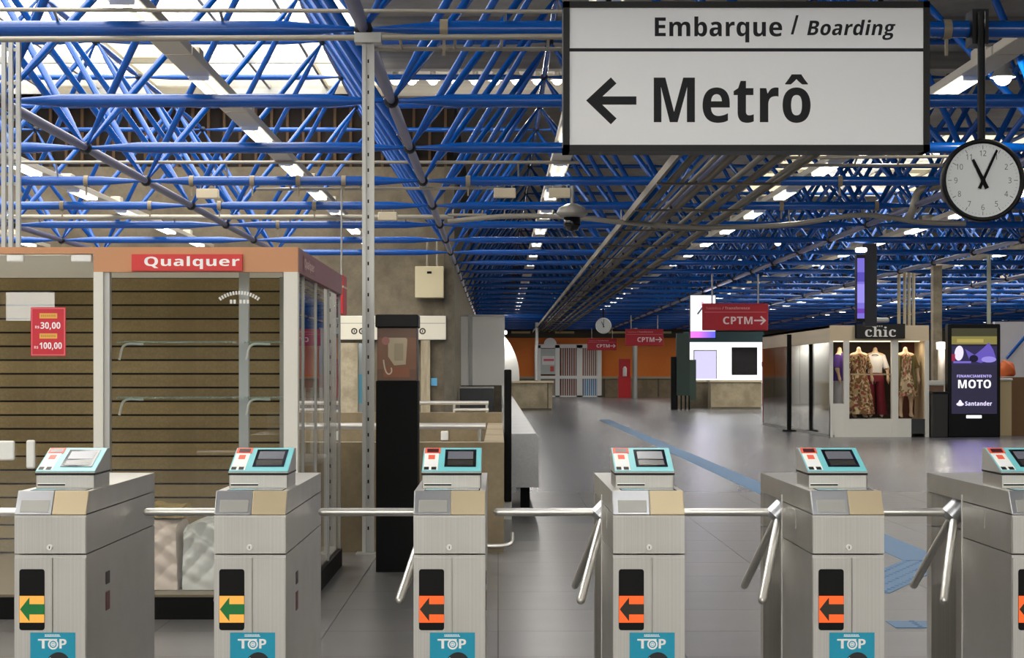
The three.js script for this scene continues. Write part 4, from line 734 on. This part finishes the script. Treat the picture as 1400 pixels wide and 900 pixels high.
{
  const skin = flat(214, 186, 156, 0.5), y0 = kY(573) - 0.02, z = -KD - 0.6;
  const man = (label, px, turn, d = 0) => { const t = thing('mannequin', label, 'mannequin', [wx(px, KD + 0.6), y0, z + d], turn, 'mannequins in the clothes kiosk'); mesh('body', bodyA, skin, t, [0, 0.03, 0]); mesh('stand', new THREE.CylinderGeometry(0.16, 0.17, 0.02, 24), M.galv, t, [0, 0.01, 0]); t.scale.set(1.08, 1.08, 1.08); return t; };
  const sleeves = (t, m, r = 0.062) => { for (const s of [-1, 1]) mesh('sleeve', rod(V(s * 0.16, 1.43, 0), V(s * 0.25, 1.14, 0.01), r, 14, r * 1.1), m, t); };
  const a = man('mannequin in a long beige patterned dress left in the kiosk window', 1173, 0.15, 0.1), da = print('#b59a70', ['#7d5c38', '#d8c49c', '#8e4a3c', '#5e4a34'], 240);
  mesh('dress', garment([[0.12, 0.33, 0.27], [0.45, 0.29, 0.24], [0.8, 0.235, 0.19], [1.0, 0.18, 0.135], [1.1, 0.15, 0.115], [1.28, 0.185, 0.14], [1.42, 0.19, 0.11], [1.47, 0.09, 0.08]], 28, 0.08), da, a); sleeves(a, da);
  const b = man('mannequin in a white top and burgundy trousers in the kiosk window', 1201, -0.2, -0.4), wt = flat(226, 226, 228, 0.8, { side: THREE.DoubleSide }), bg = flat(116, 22, 44, 0.8, { side: THREE.DoubleSide });
  mesh('top', garment([[1.02, 0.165, 0.13], [1.14, 0.16, 0.125], [1.28, 0.195, 0.15], [1.42, 0.2, 0.115], [1.48, 0.09, 0.08]]), wt, b); sleeves(b, wt);
  const tr = mesh('trousers', garment([[0.84, 0.205, 0.16], [0.95, 0.195, 0.15], [1.08, 0.15, 0.12]]), bg, b);
  for (const [s, o] of [[-1, 0], [1, 0.05]]) mesh('trouser_leg', garment([[0.1, 0.115, 0.125, s * 0.11 + o], [0.45, 0.098, 0.105, s * 0.105 + o / 2], [0.86, 0.105, 0.14, s * 0.095]], 18), bg, tr);
  mesh('necklace', new THREE.TorusGeometry(0.075, 0.008, 6, 20).rotateX(1.2), M.blackMatt, b, [0, 1.42, 0.08]);
  const c = man('mannequin in a short floral dress and olive cardigan at the right', 1237, 0.1, 0.05), dc = print('#c9b494', ['#b5705e', '#e6d6ba', '#6e7a52', '#8a5a44'], 200), ol = flat(112, 104, 66, 0.85, { side: THREE.DoubleSide });
  mesh('dress', garment([[0.52, 0.27, 0.2], [0.8, 0.23, 0.18], [1.0, 0.175, 0.135], [1.1, 0.15, 0.115], [1.28, 0.18, 0.14], [1.42, 0.185, 0.11], [1.47, 0.09, 0.08]], 28, 0.07), dc, c);
  for (const s of [-1, 1]) mesh('cardigan_front', garment([[0.7, 0.07, 0.15, s * 0.2], [1.1, 0.05, 0.14, s * 0.16], [1.42, 0.06, 0.12, s * 0.14]], 14), ol, c); sleeves(c, ol, 0.07);
  const d = man('mannequin in a purple blouse in the narrow left window', 1150, 1.1, -0.2), pu = flat(78, 48, 140, 0.8, { side: THREE.DoubleSide }); mesh('blouse', garment([[0.86, 0.22, 0.17], [1.05, 0.18, 0.13], [1.28, 0.2, 0.15], [1.42, 0.2, 0.115], [1.48, 0.09, 0.08]]), pu, d); sleeves(d, pu, 0.07);
  for (const s of [-1, 1]) mesh('trouser_leg', garment([[0.1, 0.1, 0.11, s * 0.1], [0.88, 0.11, 0.14, s * 0.09]], 16), flat(196, 200, 210, 0.8, { side: THREE.DoubleSide }), d);
}
// LED banner on its dark hanging column
{
  const D = nodeD(6), t = thing('led_banner', 'tall hanging dark column with a purple LED strip above the clothes kiosk', 'screen', [wx(1185, D), 0, -D]);
  const y0 = wy(446, D), y1 = LOW - 0.073, x = (p) => wx(p, D) - wx(1185, D);
  mesh('column', bx(x(1183), x(1199), y0, y1, -0.3, 0), flat(16, 20, 34, 0.4), t); mesh('led_case', bx(x(1171), x(1183), y0 + 0.1, y1 - 0.25, -0.2, -0.01), M.black, t);
  mesh('led_strip', new THREE.PlaneGeometry(x(1182) - x(1172), y1 - y0 - 0.5), lit(canvas(32, 256, (g) => { g.fillStyle = '#7a6ed8'; g.fillRect(0, 0, 32, 256); g.fillStyle = '#5448b4'; g.fillRect(0, 60, 32, 40); g.fillStyle = '#9a90ee'; g.fillRect(0, 110, 32, 80); g.fillStyle = '#6a3cb0'; g.fillRect(0, 214, 32, 20); }), 0.9), t, [(x(1172) + x(1182)) / 2, (y0 + y1) / 2 - 0.08, -0.006]);
  mesh('lamp', rbox(0.24, 0.1, 0.16, 0.03), M.tubeGlow, t, [x(1177), y1 - 0.15, 0.02]);
}
// bank of pipes and thin poles behind the kiosk
{
  const t = thing('pipe_bank', 'bank of thin pale vertical pipes rising behind the clothes kiosk', 'pipes', [0, 0, -57]);
  for (const px of [1229, 1237, 1243, 1249]) mesh('pipe', rod(V(wx(px, 57), 0, 0), V(wx(px, 57), 4.6, 0), 0.05, 8), flat(196, 184, 150, 0.5), t);
  const col = thing('concrete_column', 'slim tan column right of the clothes kiosk', 'column', [wx(1282, 52), 0, -52]); mesh('shaft', uvm(bx(-0.12, 0.12, 0, 4.5, -0.3, 0), 1), M.stone, col);
  tag(mesh('slim_pole', rod(V(wx(1352, 50), 0, -50), V(wx(1352, 50), 6.2, -50), 0.055, 8), flat(178, 186, 170, 0.5)), 'slim pale pole rising behind the MOTO screen', 'pole');
}
// the MOTO advertising totem
{
  const x0 = kX(1296), x1 = kX(1368), w = x1 - x0, H = kY(443), t = thing('advert_totem', 'black advertising totem with a lit screen reading MOTO', 'totem', [(x0 + x1) / 2, 0, -KD]);
  mesh('body', rbox(w, H, 0.3, 0.03), M.black, t, [0, H / 2, -0.15]);
  const px = (p) => kX(p) - (x0 + x1) / 2, a = px(1301), b = px(1363), c = kY(566), d = kY(449);
  const cv = canvas(512, 960, (g, W, Hh) => {
    g.fillStyle = '#1e1a2c'; g.fillRect(0, 0, W, Hh); g.fillStyle = '#3a3826'; g.fillRect(0, 0, W, 90); g.fillStyle = '#7c7440'; g.fillRect(0, 90, W, 90); g.fillStyle = '#a09050'; g.fillRect(60, 120, 300, 40);
    g.fillStyle = '#2c2848'; g.fillRect(0, 200, W, 210); g.fillStyle = '#5e50a8'; g.beginPath(); g.moveTo(150, 230); g.lineTo(260, 300); g.lineTo(360, 220); g.lineTo(420, 160); g.lineTo(470, 240); g.lineTo(500, 330); g.lineTo(330, 390); g.lineTo(200, 350); g.closePath(); g.fill();
    g.fillStyle = '#8a80cc'; g.beginPath(); g.ellipse(420, 350, 84, 34, 0, 0, 7); g.fill(); g.fillStyle = '#18152a'; g.beginPath(); g.ellipse(250, 340, 50, 40, 0, 0, 7); g.fill();
    g.fillStyle = '#dcd4f4'; g.beginPath(); g.ellipse(84, 280, 50, 84, 0.1, 0, 7); g.fill(); g.fillStyle = '#8a2440'; g.fillRect(0, 290, 40, 80);
    g.fillStyle = '#6c60b8'; g.fillRect(20, 370, 200, 22); g.fillStyle = '#2a263a'; g.fillRect(0, 410, W, Hh - 410);
    fit(g, 'FINANCIAMENTO', 56, 452, 552, 30, { color: '#b8aef0' }); fit(g, 'MOTO', 62, 452, 672, 92, { color: '#ffffff' }); fit(g, 'Santander', 150, 456, 868, 46, { color: '#e4dcff' });
    g.fillStyle = '#e4dcff'; g.beginPath(); g.ellipse(96, 852, 42, 20, 0, 0, 7); g.fill(); g.beginPath(); g.moveTo(70, 846); g.quadraticCurveTo(84, 800, 100, 804); g.quadraticCurveTo(120, 826, 122, 846); g.fill();
  });
  mesh('screen', new THREE.PlaneGeometry(b - a, d - c), lit(cv, 1.15), t, [(a + b) / 2, (c + d) / 2, 0.002]);
  { const l = new THREE.RectAreaLight(rgb(150, 130, 230), 0.9, b - a, d - c); l.position.set((x0 + x1) / 2, (c + d) / 2, -KD + 0.03); l.lookAt((x0 + x1) / 2, (c + d) / 2, 0); scene.add(l); }
  mesh('status_light', rbox(px(1342) - px(1321), 0.07, 0.02, 0.01), glow(255, 255, 255, 1.6), t, [(px(1321) + px(1342)) / 2, kY(570), 0.005]);
}
// counter, bin and lamp between the kiosk and the totem, counter and bag right of it
{
  const c = thing('service_counter', 'narrow white-topped counter between the clothes kiosk and the MOTO totem', 'counter', [kX(1282), 0, -KD - 0.4]); mesh('carcass', bx(-0.19, 0.24, 0, kY(528), -0.6, 0), flat(148, 112, 92, 0.6), c); mesh('worktop', rbox(0.44, 0.12, 0.7, 0.02), M.white, c, [0.02, kY(524), -0.3]);
  const b = thing('black_bin', 'black square bin below the narrow white counter', 'bin', [kX(1282), 0, -KD + 0.1]); mesh('body', rbox(0.36, kY(538), 0.36, 0.02), flat(36, 36, 34, 0.5), b, [0, kY(538) / 2, 0]); mesh('lid', rbox(0.38, 0.05, 0.38, 0.01), M.black, b, [0, kY(538) + 0.02, 0]);
  const l = thing('lamp_column', 'white glowing lamp column left of the MOTO totem', 'lamp', [wx(1287, 47), 0, -47]); mesh('shaft', rod(V(0, 0, 0), V(0, wy(478, 47), 0), 0.09, 16), flat(226, 218, 206, 0.5), l); mesh('head', lathe([[0.001, 0], [0.12, 0], [0.13, 0.18], [0.001, 0.2]], 18), glow(255, 250, 240, 1.4), l, [0, wy(478, 47), 0]);
  { const p = new THREE.PointLight(rgb(255, 250, 240), 1.5, 0, 2); p.position.set(wx(1287, 47), wy(473, 47), -46.7); p.castShadow = true; scene.add(p); }
  const d = thing('beige_counter', 'beige counter at the right edge behind the MOTO totem', 'counter', [wx(1390, 46), 0, -46.2]); mesh('front', bx(-0.5, -0.07, 0, wy(521, 46), -1.2, 0), flat(206, 184, 142, 0.55), d); mesh('front', bx(-0.06, 0.7, 0, wy(516, 46), -1.2, -0.1), flat(120, 86, 52, 0.6), d); mesh('worktop', rbox(0.46, 0.06, 1.2, 0.02), M.white, d, [-0.28, wy(519, 46), -0.55]);
  const g = new THREE.SphereGeometry(0.22, 20, 12), p = g.attributes.position; for (let i = 0; i < p.count; i++) { const k = 1 + 0.1 * Math.sin(p.getX(i) * 21 + p.getY(i) * 17) + 0.06 * Math.sin(p.getZ(i) * 40); p.setXYZ(i, p.getX(i) * k, Math.max(-0.17, p.getY(i) * k), p.getZ(i) * k); } g.computeVertexNormals();
  tag(mesh('plastic_bag', g, flat(226, 112, 56, 0.6), scene, [wx(1376, 46.6), wy(516, 46.6) + 0.19, -46.6]), 'crumpled orange bag on the counter right of the totem', 'bag');
  const w = thing('white_screen_wall', 'pale wall panel behind the MOTO totem at the right edge', 'wall panel', [wx(1392, 60), 0, -60]); mesh('panel', bx(-0.75, 2.2, 0, wy(440, 60), -0.2, 0), flat(214, 212, 218, 0.6), w); mesh('brace', rod(V(-0.4, 2.0, 0.1), V(0.8, 3.4, 0.1), 0.05, 8), M.blue, w);
}
renderer.render(scene, camera);
